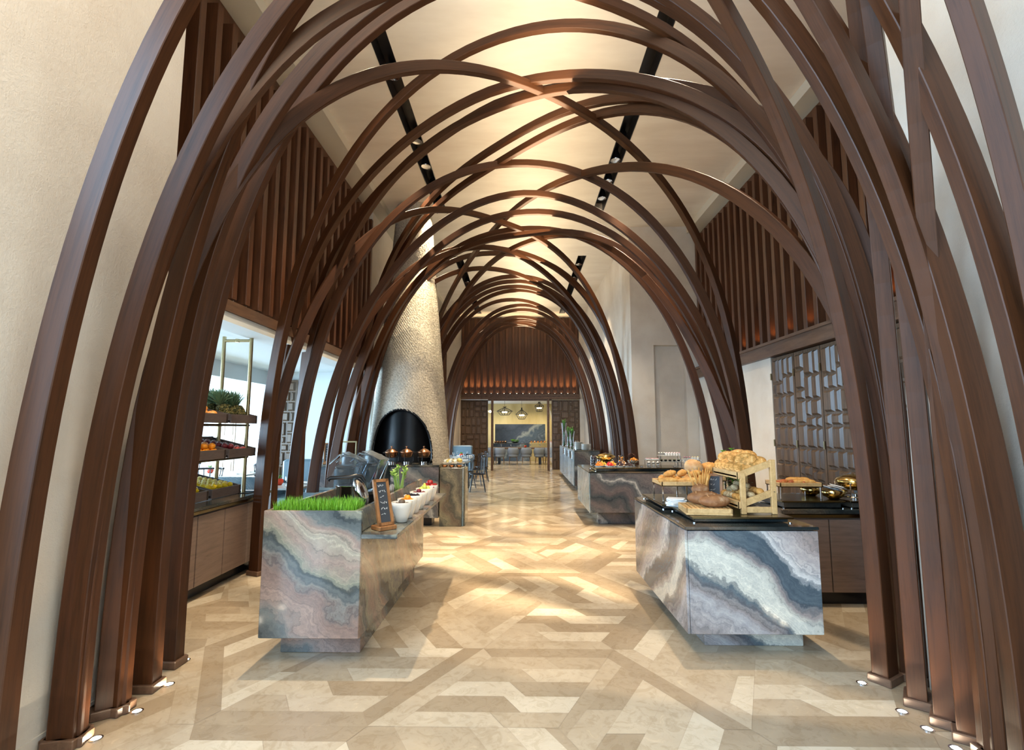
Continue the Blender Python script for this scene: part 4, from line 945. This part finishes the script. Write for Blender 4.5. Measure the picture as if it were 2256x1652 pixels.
for row in range(8):
    for c in range(3):
        x=-.105+c*.07; y=-.205+row*.058; sd=(c+row//3)%2
        loaf('bread_roll','seeded round roll on the lower shelf of the oak stand' if sd else 'shiny golden round roll on the lower shelf of the oak stand',onst(x,y,.030,False),.034,.030,.026,SEEDB if sd else GOLDB,(0,-.3,R.uniform(0,3)),'seeded rolls on the lower shelf' if sd else 'golden rolls on the lower shelf',0)
for row in range(4): loaf('bread_roll','seeded round roll on the lower shelf of the oak stand',onst(-.07+(row%2)*.06,-.16+row*.09,.075,False),.034,.030,.026,SEEDB,(0,-.3,row),'seeded rolls on the lower shelf',0)
# plant behind the stand
t=thing('potted_herb','leafy green herb plant in a pot behind the oak stand','plant',(2.05,5.02,.906))
m_=MB(); m_.lathe([(.05,0),(.07,.13),(.075,.135),(.065,.135),(.06,.12),(0,.12)],20); m_.build('pot',mat('clay',(0.35,0.16,0.09),.7),t,True)
m_=MB()
for i in range(260):
    a=R.uniform(0,6.28); z=R.uniform(.16,.44); rr=R.uniform(.02,.13)*(1 if z<.36 else .8); m_.leaf((rr*math.cos(a),rr*math.sin(a),z),(math.cos(a),math.sin(a),.4),(0,0,1),.05,.032,.25,3)
m_.build('foliage',LEAFD,t)
m_=MB()
for (x,y,z) in ((-.02,0,.50),(.09,.0,.47),(.16,.03,.45),(.20,-.02,.42),(-.10,0,.48)):
    m_.tube([(0,0,.12),(x*.5,y*.5,.3),(x,y,z)],.003,5)
    for a in (0,1.6,3.1,4.6): m_.leaf((x,y,z),(math.cos(a),math.sin(a),.5),(0,0,1),.045,.034,.2,3)
m_.build('sprig',mat('bright_leaf',(0.24,0.52,0.06),.45),t)

# ------------------------------------------------------------------ right rear counter
isl=thing('service_counter','dark wood fronted counter with black marble top behind the right island','counter',(3.0,5.5,0))
L(mbox('carcass',CAB,isl,2.42,3.66,4.90,6.1,.12,.79)); L(mbox('plinth',BLACKS,isl,2.46,3.6,4.97,6.0,0,.118))
for x in (2.42,2.84,3.26): L(mbox('door',CAB,isl,x+.003,x+.412,4.875,4.898,.13,.775))
L(mbox('grip_rail',BRASSD,isl,2.42,3.66,4.86,4.90,.793,.825)); L(mbox('worktop',MB6,isl,2.40,3.67,4.85,6.12,.828,.868))
def t2(lab,x0,x1,y0,y1): return tray(lab,x0,x1,y0,y1,.869,.07)
t2('wide dark brass tray slab under the pastry tray on the rear counter',2.43,3.02,4.90,5.45); t2('dark brass tray slab under the gold chafing dish',3.06,3.60,4.90,5.45)
legtray('oak tray of filled pastries on chrome legs before the carved doors',2.46,2.86,4.98,5.28,.94,.115)
BROWNB=crust('sausage_pastry',(0.20,0.04,0.015),(0.45,0.13,0.04),(0.75,0.42,0.14))
for i in range(5): loaf('sausage_pastry','glazed red brown pastry in the raised oak tray before the carved doors',(2.51+.05*i,5.06+.05*(i%2),.94+.155),.045,.026,.024,BROWNB,(0,0,.4*i),'red brown pastries before the carved doors',0)
for i in range(6): loaf('bread_bun','long golden bun in the raised oak tray before the carved doors',(2.66+.055*(i%3),5.05+.10*(i//3),.94+.158+.012*(i//3)),.06,.03,.026,GOLDB,(0,0,-.2),'golden buns before the carved doors',0)
def gbowl(lab, loc, r=.12):
    t=thing('napkin_bowl',lab,'bowl',loc); m_=MB(); m_.lathe([(.04,0),(r*.7,.03),(r,.085),(r-.005,.085),(r*.68,.035),(0,.008)],28); m_.build('bowl_wall',GOLD,t,'all')
    m_=MB()
    for k in range(7): a=k*.9; m_.obox((math.cos(a)*.045,math.sin(a)*.045,.085+.006*k),.12,.09,.004,rotm(.35*math.sin(a),.3*math.cos(a),a)); 
    m_.build('napkins',LINEN,t); return t
gbowl('gold bowl of crumpled paper napkins between pastries and gold dish',(2.99,5.04,.94)); gbowl('second gold bowl of napkins, behind the pastry tray',(2.92,5.30,.94),.11)
def chafer(lab, loc, r, m=GOLD, hz=1.0, cat='chafing dish'):
    t=thing('chafing_dish',lab,cat,loc)
    m_=MB(); m_.lathe([(r,.155),(r*1.02,.16),(r*1.02,.166),(r*.93,.185),(r*.6,.215),(r*.15,.228),(0,.23)],36); m_.build('lid',m,t,'all')
    m_=MB(); m_.lathe([(0,.07),(r*.5,.08),(r*.85,.115),(r,.15),(r*1.01,.153),(0,.153)],36); m_.build('pan',m,t,'all')
    for k in range(4):
        a=PI/4+k*PI/2; c,s=math.cos(a),math.sin(a); m_=MB(); m_.tube([(c*r*1.1,s*r*1.1,0),(c*r*1.0,s*r*1.0,.06),(c*r*1.04,s*r*1.04,.15)],.006,8); m_.build('leg',CHROME,t,True)
    m_=MB(); m_.tube([(r*1.1*math.cos(2*PI*k/28),r*1.1*math.sin(2*PI*k/28),.02) for k in range(28)],.006,6,closed=True); m_.build('base_ring',CHROME,t,True)
    m_=MB(); m_.lathe([(.035,0),(.036,.035),(0,.036)],16); m_.build('burner',CHROME,t,True)
    return t
chafer('round polished gold chafing dish on chrome legs before the carved doors',(3.27,5.15,.94),.165)
t=thing('black_warming_tray','flat black tray with a chrome knob behind the free-standing rib','tray',(3.50,5.28,.94)); m_=MB(); m_.cbox(-.08,.08,-.14,.14,0,.05,.01); m_.build('tray',BLACKS,t); m_=MB(); m_.ball((-.03,-.1,.065),.015); m_.build('knob',CHROME,t,'all')

# ------------------------------------------------------------------ middle right buffet
isl=thing('buffet_island','dark purple and blue marble dessert island halfway down the right side','counter',(2.2,9.6,0))
L(mbox('body',MB3,isl,1.17,3.30,8.78,10.55,.215,.865)); L(mbox('side_slab',MB7,isl,1.15,1.168,8.78,10.56,.215,.87)); L(mbox('plinth',MB3,isl,1.32,3.2,8.98,10.4,0,.213)); L(mbox('worktop',MB6,isl,1.15,3.31,8.77,10.57,.867,.89))
tray('long dark brass slab along the front of the dessert island',1.26,2.76,8.85,9.55,.891,.06)
SZ=.952
FR=[('heap of sliced orange and red fruit',(0.80,0.28,0.05),1.36,9.0),('heap of red strawberries',(0.55,0.03,0.03),1.53,8.97),('heap of dark berries',(0.04,0.02,0.03),1.71,8.97),('heap of yellow melon cubes',(0.85,0.62,0.12),1.44,9.17),('heap of apricot pieces',(0.82,0.40,0.06),1.62,9.15),('heap of black prunes',(0.05,0.03,0.03),1.86,8.97),('heap of nuts',(0.42,0.25,0.12),1.80,9.15)]
for lab,c,x,y in FR:
    t=thing('fruit_platter','white dish with a '+lab+', left on the dessert island','platter',(x,y,SZ))
    m_=MB(); m_.lathe([(.05,0),(.062,.018),(.058,.018),(0,.006)],20); m_.build('platter',CERAM,t,True); pm=mat('cut_fruit',c,.3)
    m_=MB()
    for k in range(26): 
        a=R.uniform(0,6.28); rr=.045*math.sqrt(R.random()); m_.obox((rr*math.cos(a),rr*math.sin(a),.015+(.05-rr)*.9*R.random()+.008),.017,.014,.012,rotm(R.random()*3,R.random()*3,a))
    m_.build('fruit_pieces',pm,t); t.scale = (1.35,1.35,1.6)
def jar(lab,loc,r,h,c): 
    t=thing('glass_jar',lab,'jar',loc); m_=MB(); m_.lathe([(r*.9,0),(r,h*.1),(r,h*.85),(r*.8,h*.95),(r*.84,h),(r*.78,h),(r*.95,h*.8),(r*.9,.01),(0,.008)],20); m_.build('jar',GLASS,t,True)
    m_=MB(); pm=mat('jar_filling',c,.4)
    for k in range(34): a=R.uniform(0,6.28); rr=r*.75*math.sqrt(R.random()); m_.ball((rr*math.cos(a),rr*math.sin(a),.015+R.random()*h*.85),r*.2,n=7,m=5)
    m_.build('filling',pm,t,'all')
jar('glass jar of dark dried fruit at the left corner of the dessert island',(1.30,9.28,SZ),.055,.19,(0.05,0.02,0.04)); jar('glass jar of orange dried fruit behind the gold dish',(1.80,9.32,SZ),.055,.19,(0.80,0.38,0.06))
chafer('wide gold domed dish at the left end of the dessert island',(1.53,9.35,SZ),.17)
t=thing('pine_cone_pot','white pot topped with a large brown pine cone on the dessert island','decoration',(2.0,9.38,SZ)); m_=MB(); m_.lathe([(.05,0),(.075,.10),(.07,.10),(0,.09)],20); m_.build('pot',CERAM,t,True)
m_=MB(); CONE=mat('pine_cone',(0.10,0.04,0.025),.6)
for i in range(60):
    a=i*2.4; f=i/60; rr=.075*math.sin(PI*(.15+.8*f)); m_.leaf((rr*.4*math.cos(a),rr*.4*math.sin(a),.10+f*.12),(math.cos(a),math.sin(a),.5),(0,0,1),rr*.9,.035,.2,3)
m_.build('cone',CONE,t)
t=thing('glass_bowl','footed glass bowl heaped with orange shredded carrot','bowl',(1.96,9.02,SZ)); m_=MB(); m_.lathe([(.045,0),(.012,.02),(.012,.05),(.06,.075),(.085,.12),(.081,.12),(.055,.08),(0,.06)],24); m_.build('bowl',GLASS,t,True)
m_=MB()
for i in range(160): a=R.uniform(0,6.28); rr=R.uniform(0,.07); m_.leaf((rr*math.cos(a),rr*math.sin(a),.11+(.07-rr)*.7),(math.cos(a*3),math.sin(a*3),R.uniform(-.3,.5)),(0,0,1),.04,.005,.4,3)
m_.build('carrot_shreds',mat('carrot',(0.85,0.34,0.03),.5),t)
# small cups on tiered stands
def cupstand(lab,x,y,w,z1,rows,cols,proto,grp,clab,cat,green=False):
    t=thing('tiered_stand',lab,'stand',(x,y,SZ)); 
    for i,z in enumerate(z1):
        m_=MB(); m_.cbox(-w/2,w/2,-.10,.10,z-.008,z,.002); m_.build('shelf',TABLET,t)
    for sx in (-1,1):
        for sy in (-1,1): m_=MB(); m_.cbox(sx*(w/2-.01)-.004,sx*(w/2-.01)+.004,sy*.09-.004,sy*.09+.004,0,z1[-1],.001); m_.build('post',CHROME,t)
def cup(name,body,top,r=.022,h=.045):
    t=thing(name,'x','cup'); m_=MB(); m_.lathe([(r*.75,0),(r,h),(r*.9,h),(r*.7,.004),(0,.004)],14); m_.build('cup',body,t,True)
    m_=MB(); m_.lathe([(r*.88,h*.75),(r*.6,h*1.05),(0,h*1.2)],14); m_.build('filling',top,t,'all'); return t
PINKC=mat('pink_cream',(0.62,0.22,0.36),.5); WHC=mat('white_cream',(0.85,0.83,0.80),.5); CHOC=mat('chocolate',(0.09,0.035,0.02),.4); GRN=mat('green_salad',(0.30,0.45,0.05),.5); YEL=mat('yellow_mousse',(0.80,0.62,0.15),.5); REDC=mat('red_berry_top',(0.40,0.03,0.05),.4)
cupstand('low tiered stand topped with a berry tart row on the dessert island',2.28,9.05,.22,[.13],1,1,None,'','','')
cupstand('double tiered stand of green cups under dessert glasses',2.58,9.05,.36,[.10,.20],1,1,None,'','','')
cupstand('tiered stand of purple dessert cups at the right of the dessert island',2.95,9.02,.30,[.13],1,1,None,'','','')
def cups(proto,pts,lab,grp):
    for i,p in enumerate(pts):
        o=proto if not i else dup(proto); o.location=p; o['label']=lab; o['group']=grp
cups(cup('dessert_cup',BLACKS,GRN,.026,.03),[(2.43+.075*i,9.0,SZ+.101) for i in range(5)],'black cup of green salad on the double stand','black cups on the double stand')
cups(cup('dessert_cup',WHC,PINKC,.02),[(2.52+.045*i,9.0,SZ+.201) for i in range(6)],'pink and white cream glass on the double stand','pink dessert glasses on the double stand')
cups(cup('dessert_cup',GLASS,WHC,.02),[(2.42+.045*i,9.09,SZ+.201) for i in range(8)],'white cream glass at the back of the double stand','white dessert glasses on the double stand')
cups(cup('berry_tart',WHC,REDC,.022,.02),[(2.19+.045*i,9.0+.05*j,SZ+.131) for i in range(5) for j in range(2)],'little red berry tart on the low stand','berry tarts on the low stand')
cups(cup('glass_tumbler',GLASS,WHC,.028,.09),[(2.20+.075*i,8.93,SZ) for i in range(3)],'plain glass tumbler standing in front of the low stand','tumblers before the low stand')
cups(cup('dessert_cup',GLASS,PINKC,.02),[(2.83+.045*i,9.0,SZ+.131) for i in range(3)],'small glass of purple cream on the right stand','purple dessert glasses')
cups(cup('dessert_cup',WHC,YEL,.02),[(2.97+.045*i,9.0,SZ+.131) for i in range(3)],'small glass of yellow mousse on the right stand','yellow dessert glasses')
cups(cup('chocolate_cup',WHC,CHOC,.02),[(2.84+.05*i,9.40,SZ-.06+.14) for i in range(8)],'small chocolate topped cup on the furthest stand','chocolate cups on the furthest stand')
cupstand('plain stand carrying chocolate cups at the rear of the dessert island',3.02,9.40,.44,[.07],1,1,None,'','','')
t0=thing('name_card','x','label card'); m_=MB(); m_.obox((0,0,.016),.05,.003,.03,rotm(-.25,0,0)); m_.build('card',SLATE,t0); m_=MB(); m_.obox((0,-.0023,.018),.034,.0008,.003,rotm(-.25,0,0)).obox((0,-.0008,.012),.026,.0008,.003,rotm(-.25,0,0)); m_.build('chalk_writing',CHALK,t0)
for i,x in enumerate((1.60,1.84,2.06,2.20,2.34,2.62)):
    o=t0 if not i else dup(t0); o.location=(x,8.875,SZ); o['label']='little black name card, %s from the left along the dessert island'%ORD[i]; o['group']='name cards on the dessert island'

# ------------------------------------------------------------------ far bar on the right
isl=thing('crockery_bar','long bar faced in pale blue marble with vases and plates, far right','counter',(1.8,16,0))
L(mbox('aisle_panel',MB7,isl,1.40,1.43,13.8,18.6,.12,1.04)); L(mbox('body',MB3,isl,1.432,2.10,13.8,18.6,.12,1.02)); L(mbox('plinth',BLACKS,isl,1.50,2.05,13.95,18.4,0,.118)); L(mbox('worktop',MB6,isl,1.432,2.11,13.79,18.61,1.021,1.045))
for y in (14.2,15.3,16.6): L(mbox('recess_plate',CHROME,isl,1.394,1.40,y,y+.55,.80,1.0))  # flat chrome plates in place of the recesses in the bar face
VG=mat('vase_water',(0.25,0.5,0.2),.2)
for i,(x,y,h,lab) in enumerate(((1.50,17.9,.78,'tall flared glass vase of green stems on the far bar, tallest'),(1.62,17.5,.52,'middle glass vase of green stems on the far bar'),(1.70,17.1,.50,'right hand glass vase of green stems on the far bar'))):
    t=thing('glass_vase',lab,'vase',(x,y,1.046)); m_=MB(); m_.lathe([(.07,0),(.055,h*.35),(.06,h*.6),(.095,h),(.09,h),(.054,h*.6),(.05,h*.35),(.062,.012),(0,.012)],22); m_.build('vase',GLASS,t,True)
    m_=MB()
    for k in range(10): a=k*.63; m_.tube([(.03*math.cos(a),.03*math.sin(a),.02),(-.02*math.cos(a),-.02*math.sin(a),h*.5),(.05*math.cos(a),.05*math.sin(a),h+R.uniform(-.05,.12))],.007,6)
    m_.build('stems',mat('stem_green',(0.10,0.40,0.05),.5),t)
    m_=MB()
    for k in range(14): a=R.uniform(0,6.28); m_.leaf((.04*math.cos(a),.04*math.sin(a),h+R.uniform(-.02,.12)),(math.cos(a),math.sin(a),.6),(0,0,1),.07,.035,.3,3)
    m_.build('blossom',LEAFM,t)
t0=thing('dinner_plate','x','plate'); m_=MB(); m_.lathe([(.07,0),(.08,.004),(.135,.014),(.135,.018),(.075,.008),(0,.007)],28); m_.build('plate',CERAM,t0,True)
k=0
for (x,y,n,l_) in ((1.62,14.45,14,'taller rear'),(1.78,14.1,11,'lower front')):
    for i in range(n):
        o=t0 if not k else dup(t0); k+=1; o.location=(x,y,1.046+.0145*i); o['label']='white plate in the %s stack on the far bar'%l_; o['group']='plates in the %s stack'%l_
t=thing('cutlery_cup','metal cup of upright cutlery between vases and plates','cup',(1.62,14.95,1.046)); m_=MB(); m_.lathe([(.05,0),(.055,.13),(.05,.13),(0,.01)],18); m_.build('cup',CHROME,t,True); m_=MB()
for k in range(9): m_.tube([(.02*math.cos(k),.02*math.sin(k),.02),(.05*math.cos(k),.05*math.sin(k),.24)],.004,5)
m_.build('cutlery',CHROME,t)
# ------------------------------------------------------------------ chairs and tables
def spindle_chair():
    t=thing('spindle_chair','x','chair')
    m_=MB(); m_.lathe([(.19,.43),(.215,.44),(.215,.455),(.19,.462),(0,.455)],24); m_.build('seat',BLACKS,t,True)
    for sx in (-1,1):
        for sy in (-1,1): m_=MB(); m_.tube([(sx*.12,sy*.12,.44),(sx*.20,sy*.20,0)],[.016,.012],8); m_.build('leg',BLACKS,t,True)
    m_=MB(); pts=[(.235*math.cos(a),.12+.10*math.sin(a)-.02,.90-.06*abs(math.cos(a))*0) for a in [PI*k/12 for k in range(13)]]; m_.tube(pts,.018,8); m_.build('top_rail',BLACKS,t,True)
    for k in range(7):
        a=PI*(k+.5)/7; m_=MB(); m_.tube([(.17*math.cos(a),.06+.11*math.sin(a),.455),(.235*math.cos(a),.10+.10*math.sin(a),.895)],.0085,6); m_.build('spindle',BLACKS,t,True)
    return t
ch=spindle_chair()
CHS=[(-1.12,13.55,-1.5,'black spindle chair beside the aisle, nearest of the far dining chairs'),(-1.50,14.3,-1.0,'black spindle chair at the left of the nearest far table'),(-1.22,16.2,-1.4,'black spindle chair beside the aisle, closest to the carved panel'),(-1.30,15.1,-1.7,'black spindle chair beside the aisle, second of the far dining chairs'),(-2.05,13.2,3.0,'black spindle chair with its back to the viewer, just past the chimney'),
 (-5.55,9.1,.3,'black spindle chair facing away in the left dining room, right hand one'),(-6.35,9.2,-.2,'black spindle chair facing away in the left dining room, left hand one'),(-5.2,10.5,1.7,'black spindle chair by the carved column'),(-6.9,10.9,2.9,'black spindle chair on the window side of the left dining table')]
for i,(x,y,a,lab) in enumerate(CHS):
    o=ch if not i else dup(ch); o.location=(x,y,0); o.rotation_euler=(0,0,a); o['label']=lab; o['group']='black spindle chairs'
def table(lab,x,y,w,d,top=TABLET,h=.75):
    t=thing('dining_table',lab,'table',(x,y,0)); m_=MB(); m_.cbox(-w/2,w/2,-d/2,d/2,h-.03,h,.004); m_.build('tabletop',top,t)
    for sx in (-1,1):
        for sy in (-1,1): m_=MB(); m_.tube([(sx*(w/2-.12),sy*(d/2-.12),h-.03),(sx*(w/2-.06),sy*(d/2-.06),0)],.02,8); m_.build('leg',BLACK,t,True)
def vase(lab,x,y,z=.75):
    t=thing('flower_vase',lab,'vase',(x,y,z)); m_=MB(); m_.lathe([(.04,0),(.065,.04),(.06,.085),(.04,.1),(0,.1)],18); m_.build('pot',mat('red_glaze',(0.55,0.05,0.02),.2),t,'all')
    m_=MB()
    for k in range(14): a=k*.9; m_.leaf((.02*math.cos(a),.02*math.sin(a),.1),(math.cos(a),math.sin(a),1.5),(0,0,1),.07,.025,.2,3)
    m_.build('foliage',LEAFM,t)
t0=thing('wine_glass','x','glass'); m_=MB(); m_.lathe([(.03,0),(.004,.005),(.004,.07),(.03,.10),(.032,.16),(.029,.16),(.026,.10),(0,.075)],14); m_.build('bowl',GLASS,t0,True)
t1=thing('rolled_napkin','x','napkin'); m_=MB(); m_.tube([(-.09,0,.02),(.09,0,.02)],.02,10); m_.build('cloth',LINEN,t1,True)
kk=[0]
def settings(x,y,w,d,lab,z=.75):
    for sx in (-1,1):
        for sy in (-1,1):
            for p,dx,l in ((t0,.0,'clear wine glass'),(t1,.12,'rolled white napkin')):
                kk[0]+=1; o=p if 'used' not in p else dup(p); p['used']=1
                o.location=(x+sx*(w/2-.22)+dx*.6,y+sy*(d/2-.16),z); o['label']='%s set out on %s'%(l,lab); o['group']='%ss on %s'%(l,lab)
table('grey stone table before the blue grey sofa',-3.75,7.9,1.0,.75); vase('small red vase with leaves on the table before the sofa',-3.72,7.95); settings(-3.75,7.9,1.0,.75,'the table before the sofa')
table('pale dining table seen between the fruit crates',-6.0,10.1,1.6,.8,mat('pale_stone',(0.6,0.6,0.58),.3)); vase('red vase on the pale table in the left dining room',-6.1,10.1); settings(-6,10.1,1.6,.8,'the pale dining table')
table('far dining table just beyond the chimney',-1.75,13.9,.75,.75); settings(-1.75,13.9,.75,.75,'the table just beyond the chimney')
table('furthest dining table before the carved panel',-1.85,15.9,.75,1.2); vase('red vase on the furthest dining table',-1.85,16.1); settings(-1.85,15.9,.75,1.2,'the furthest dining table')
for p in (t0,t1): del p['used']
def sofa(lab,x,y,rz,w):
    t=thing('sofa',lab,'sofa',(x,y,0),rz); m_=MB(); m_.cbox(-w/2,w/2,-.35,.30,.12,.44,.04); m_.build('seat',GREY,t); m_=MB(); m_.cbox(-w/2,w/2,.28,.42,.12,1.06,.04); m_.build('backrest',GREY,t)
    for sx in (-1,1): m_=MB(); m_.cbox(sx*w/2-.06,sx*w/2+.06,-.36,.38,.12,.70,.03); m_.build('armrest',GREY,t)
    for sx in (-1,1):
        for sy in (-1,1): m_=MB(); m_.tube([(sx*(w/2-.06),sy*.28,.13),(sx*(w/2-.06),sy*.28,0)],.02,8); m_.build('leg',BLACK,t,True)
sofa('high backed blue grey leather sofa behind the left table',-3.85,8.55+.55,0,1.0)
sofa('blue grey leather armchair in profile right of the red vase',-2.98,7.75,-1.57,.62)
sofa('dark grey sofa against the wall beyond the chimney',-2.0,17.4,0,.7)

# ------------------------------------------------------------------ private room beyond the far doorway
m_=MB(); m_.box(-2.8,2.8,27.2,27.4,1.88,3.3); struct('wall_private_onyx',m_,ONYX)
m_=MB(); m_.box(-2.8,-1.35,27.2,27.4,0,1.88).box(1.3,2.8,27.2,27.4,0,1.88); struct('wall_private_side',m_,ONYX)
m_=MB(); m_.box(-1.35,1.3,27.2,27.4,0,1.88); struct('wall_private_marble',m_,MB5)
m_=MB(); m_.box(-2.8,2.8,20.7,27.4,2.95,3.1); struct('ceiling_private',m_,WHITE)
m_=MB(); m_.box(-3.0,-2.8,20.7,27.4,0,3.1); struct('wall_private_left',m_,ONYX); m_=MB(); m_.box(2.8,3.0,20.7,27.4,0,3.1); struct('wall_private_right',m_,ONYX)
for x_ in (-1.8,-.6,.6,1.8):
    for y_ in (22.3,26.3): lamp('private_room_light','SPOT',(x_,y_,2.93),75,(1.0,.84,.60),(0,0,0),spot_size=math.radians(140),spot_blend=1,shadow_soft_size=.04)
lamp('private_room_window_light','AREA',(-2.7,24,1.5),70,DAY,(0,-PI/2,0),shape='RECTANGLE',size=2,size_y=5)
isl=thing('sideboard','marble and onyx fronted sideboard under the far marble panel','counter',(0,26.5,0))
L(mbox('marble_front',MB5,isl,-1.5,.45,26.3,26.9,0,.88)); L(mbox('onyx_front',ONYX,isl,.452,2.2,26.3,26.9,0,.92)); L(mbox('worktop',MB6,isl,-1.5,.45,26.28,26.9,.882,.91))
c0=thing('copper_pot','x','pot'); m_=MB(); m_.lathe([(.05,0),(.06,.07),(.062,.075),(.03,.10),(.0,.105)],16); m_.build('pan',COPPER,c0,'all')
for i in range(12):
    x=-1.3+i*.13 if i<5 else .55+(i-5)*.17; o=c0 if not i else dup(c0); o.location=(x+(.0),26.5,.912 if i<5 else .922); o['label']='small copper pot, %s from the left on the far sideboard'%ORD[i]; o['group']='copper pots on the far sideboard'
t=thing('grass_bowl','round bowl of bright green grass on the far sideboard','plant',(-.28,26.45,.912)); m_=MB(); m_.lathe([(.1,0),(.2,.06),(0,.06)],20,); m_.build('bowl',BLACKS,t,True)
m_=MB()
for i in range(500): a=R.uniform(0,6.28); rr=.24*math.sqrt(R.random()); m_.leaf((rr*.8*math.cos(a),rr*.8*math.sin(a),.06),(math.cos(a)*.5,math.sin(a)*.5,1),(1,0,0),.15,.015,.1,2)
m_.build('grass',GRASS,t)
t=thing('long_table','long dark dining table in the room beyond the glass doors','table',(0,24.35,0)); m_=MB(); m_.cbox(-1.9,1.9,-.45,.45,.70,.76,.005); m_.build('tabletop',WALNUT_H,t)
for x in (-1.0,.9):
    m_=MB(); m_.cbox(x-.06,x+.06,-.3,.3,0,.70,.004); m_.build('leg',BLACKS,t)
vase('red vase on the long table beyond the glass doors',.22,24.3,.76)
for i in range(7):
    o=dup(t0); o.location=(-1.35+i*.45,24.05,.76); o['label']='clear glass, %s from the left on the long far table'%ORD[i]; o['group']='glasses on the long far table'
def tub():
    t=thing('tub_chair','x','chair'); m_=MB(); n=20; vs=[];fs=[]
    for k in range(n+1):
        a=PI+PI*k/n; c,s=math.cos(a),math.sin(a)
        for (r,z) in ((.20,.40),(.265,.52),(.27,.68),(.24,.77),(.215,.77),(.235,.66),(.23,.52),(.17,.42)): vs.append((r*c,r*s*.95,z-(.06 if z>.6 and abs(s)<.35 else 0)))
    for k in range(n):
        for j in range(8): j2=(j+1)%8; fs.append((k*8+j,(k+1)*8+j,(k+1)*8+j2,k*8+j2))
    fs.append(tuple(range(8))); fs.append(tuple(n*8+j for j in range(7,-1,-1)))
    m_.add(vs,fs); m_.build('shell',VELVET,t,'all'); m_=MB(); m_.lathe([(.15,.33),(.24,.38),(.24,.46),(.2,.48),(0,.48)],24); m_.build('seat',VELVET,t,True)
    for sx in (-1,1):
        for sy in (-1,1): m_=MB(); m_.tube([(sx*.16,sy*.16,.36),(sx*.19,sy*.19,0)],[.016,.011],8); l=m_.build('leg',WALNUT_H,t,True); m_=MB(); m_.tube([(sx*.183,sy*.183,.09),(sx*.19,sy*.19,0)],.0135,8); m_.build('tip',BRASS,l,True)
    return t
tb=tub()
for i,x in enumerate((-1.42,-.95,-.34,.26,.86,1.32)):
    o=tb if not i else dup(tb); o.location=(x,23.75,0); o['label']='grey velvet tub chair, %s from the left at the long far table'%ORD[i]; o['group']='tub chairs at the long far table'
def pendant(lab,x,y,z,prof,h):
    t=thing('cage_pendant',lab,'pendant light',(x,y,z),0,'wire cage pendants'); n=12
    m_=MB()
    for k in range(n): a=2*PI*k/n; m_.tube([(r*math.cos(a),r*math.sin(a),zz) for r,zz in prof],.008,5)
    for (r,zz) in prof[1:]: m_.tube([(r*math.cos(2*PI*k/n),r*math.sin(2*PI*k/n),zz) for k in range(n)],.008,5,closed=True)
    m_.build('cage',BLACK,t); m_=MB(); m_.tube([(0,0,prof[0][1]),(0,0,h)],.006,6); m_.build('cord',BLACK,t)
    for k in range(4): a=k*PI/2+.3; m_=MB(); m_.ball((.09*math.cos(a),.09*math.sin(a),-.04),.03,n=10,m=6); b=m_.build('bulb',BULB,t,'all'); m_=MB(); m_.tube([(.09*math.cos(a),.09*math.sin(a),-.02),(.05*math.cos(a),.05*math.sin(a),.14),(0,0,.2)],.007,5); m_.build('bulb_arm',BLACK,t)
pendant('wide flat wire cage pendant with glowing bulbs, left of the three beyond the doors',-.72,23.2,2.42,[(.08,.22),(.03,.17),(.37,0),(.20,-.17)],.54)
pendant('teardrop wire cage pendant with glowing bulbs, middle of the three beyond the doors',.05,23.2,2.28,[(.03,.30),(.02,.22),(.28,0),(.13,-.22)],.68)
pendant('short round wire cage pendant at the right beyond the doors',.86,23.6,2.62,[(.05,.25),(.04,.20),(.22,.05),(.13,-.20)],.34)
t=thing('glint_bulb','small glowing bulb on a cord, added for the glint on the left glass door','pendant light',(-1.24,20.9,2.33)); m_=MB(); m_.ball((0,0,0),.05,n=12,m=8); m_.build('bulb',BULB,t,'all'); m_=MB(); m_.tube([(0,0,.05),(0,0,.62)],.006,6); m_.build('cord',BLACK,t)  # glowing bulb added in place of a glint on the door glass

# repeats that can be told apart by their order across the view are named by it
from bpy_extras.object_utils import world_to_camera_view
bpy.context.view_layer.update()
_by = {}
for o in SC.objects:
    if o.parent is None and 'label' in o: _by.setdefault(o['label'], []).append(o)
for lab, os_ in _by.items():
    if 1 < len(os_) <= 60 and len(lab.split()) <= 12:
        os_.sort(key=lambda o: world_to_camera_view(SC, cam, o.matrix_world.translation).x)
        for i, o in enumerate(os_): o['label'] = '%s, %s from the left' % (lab, ORD[i])
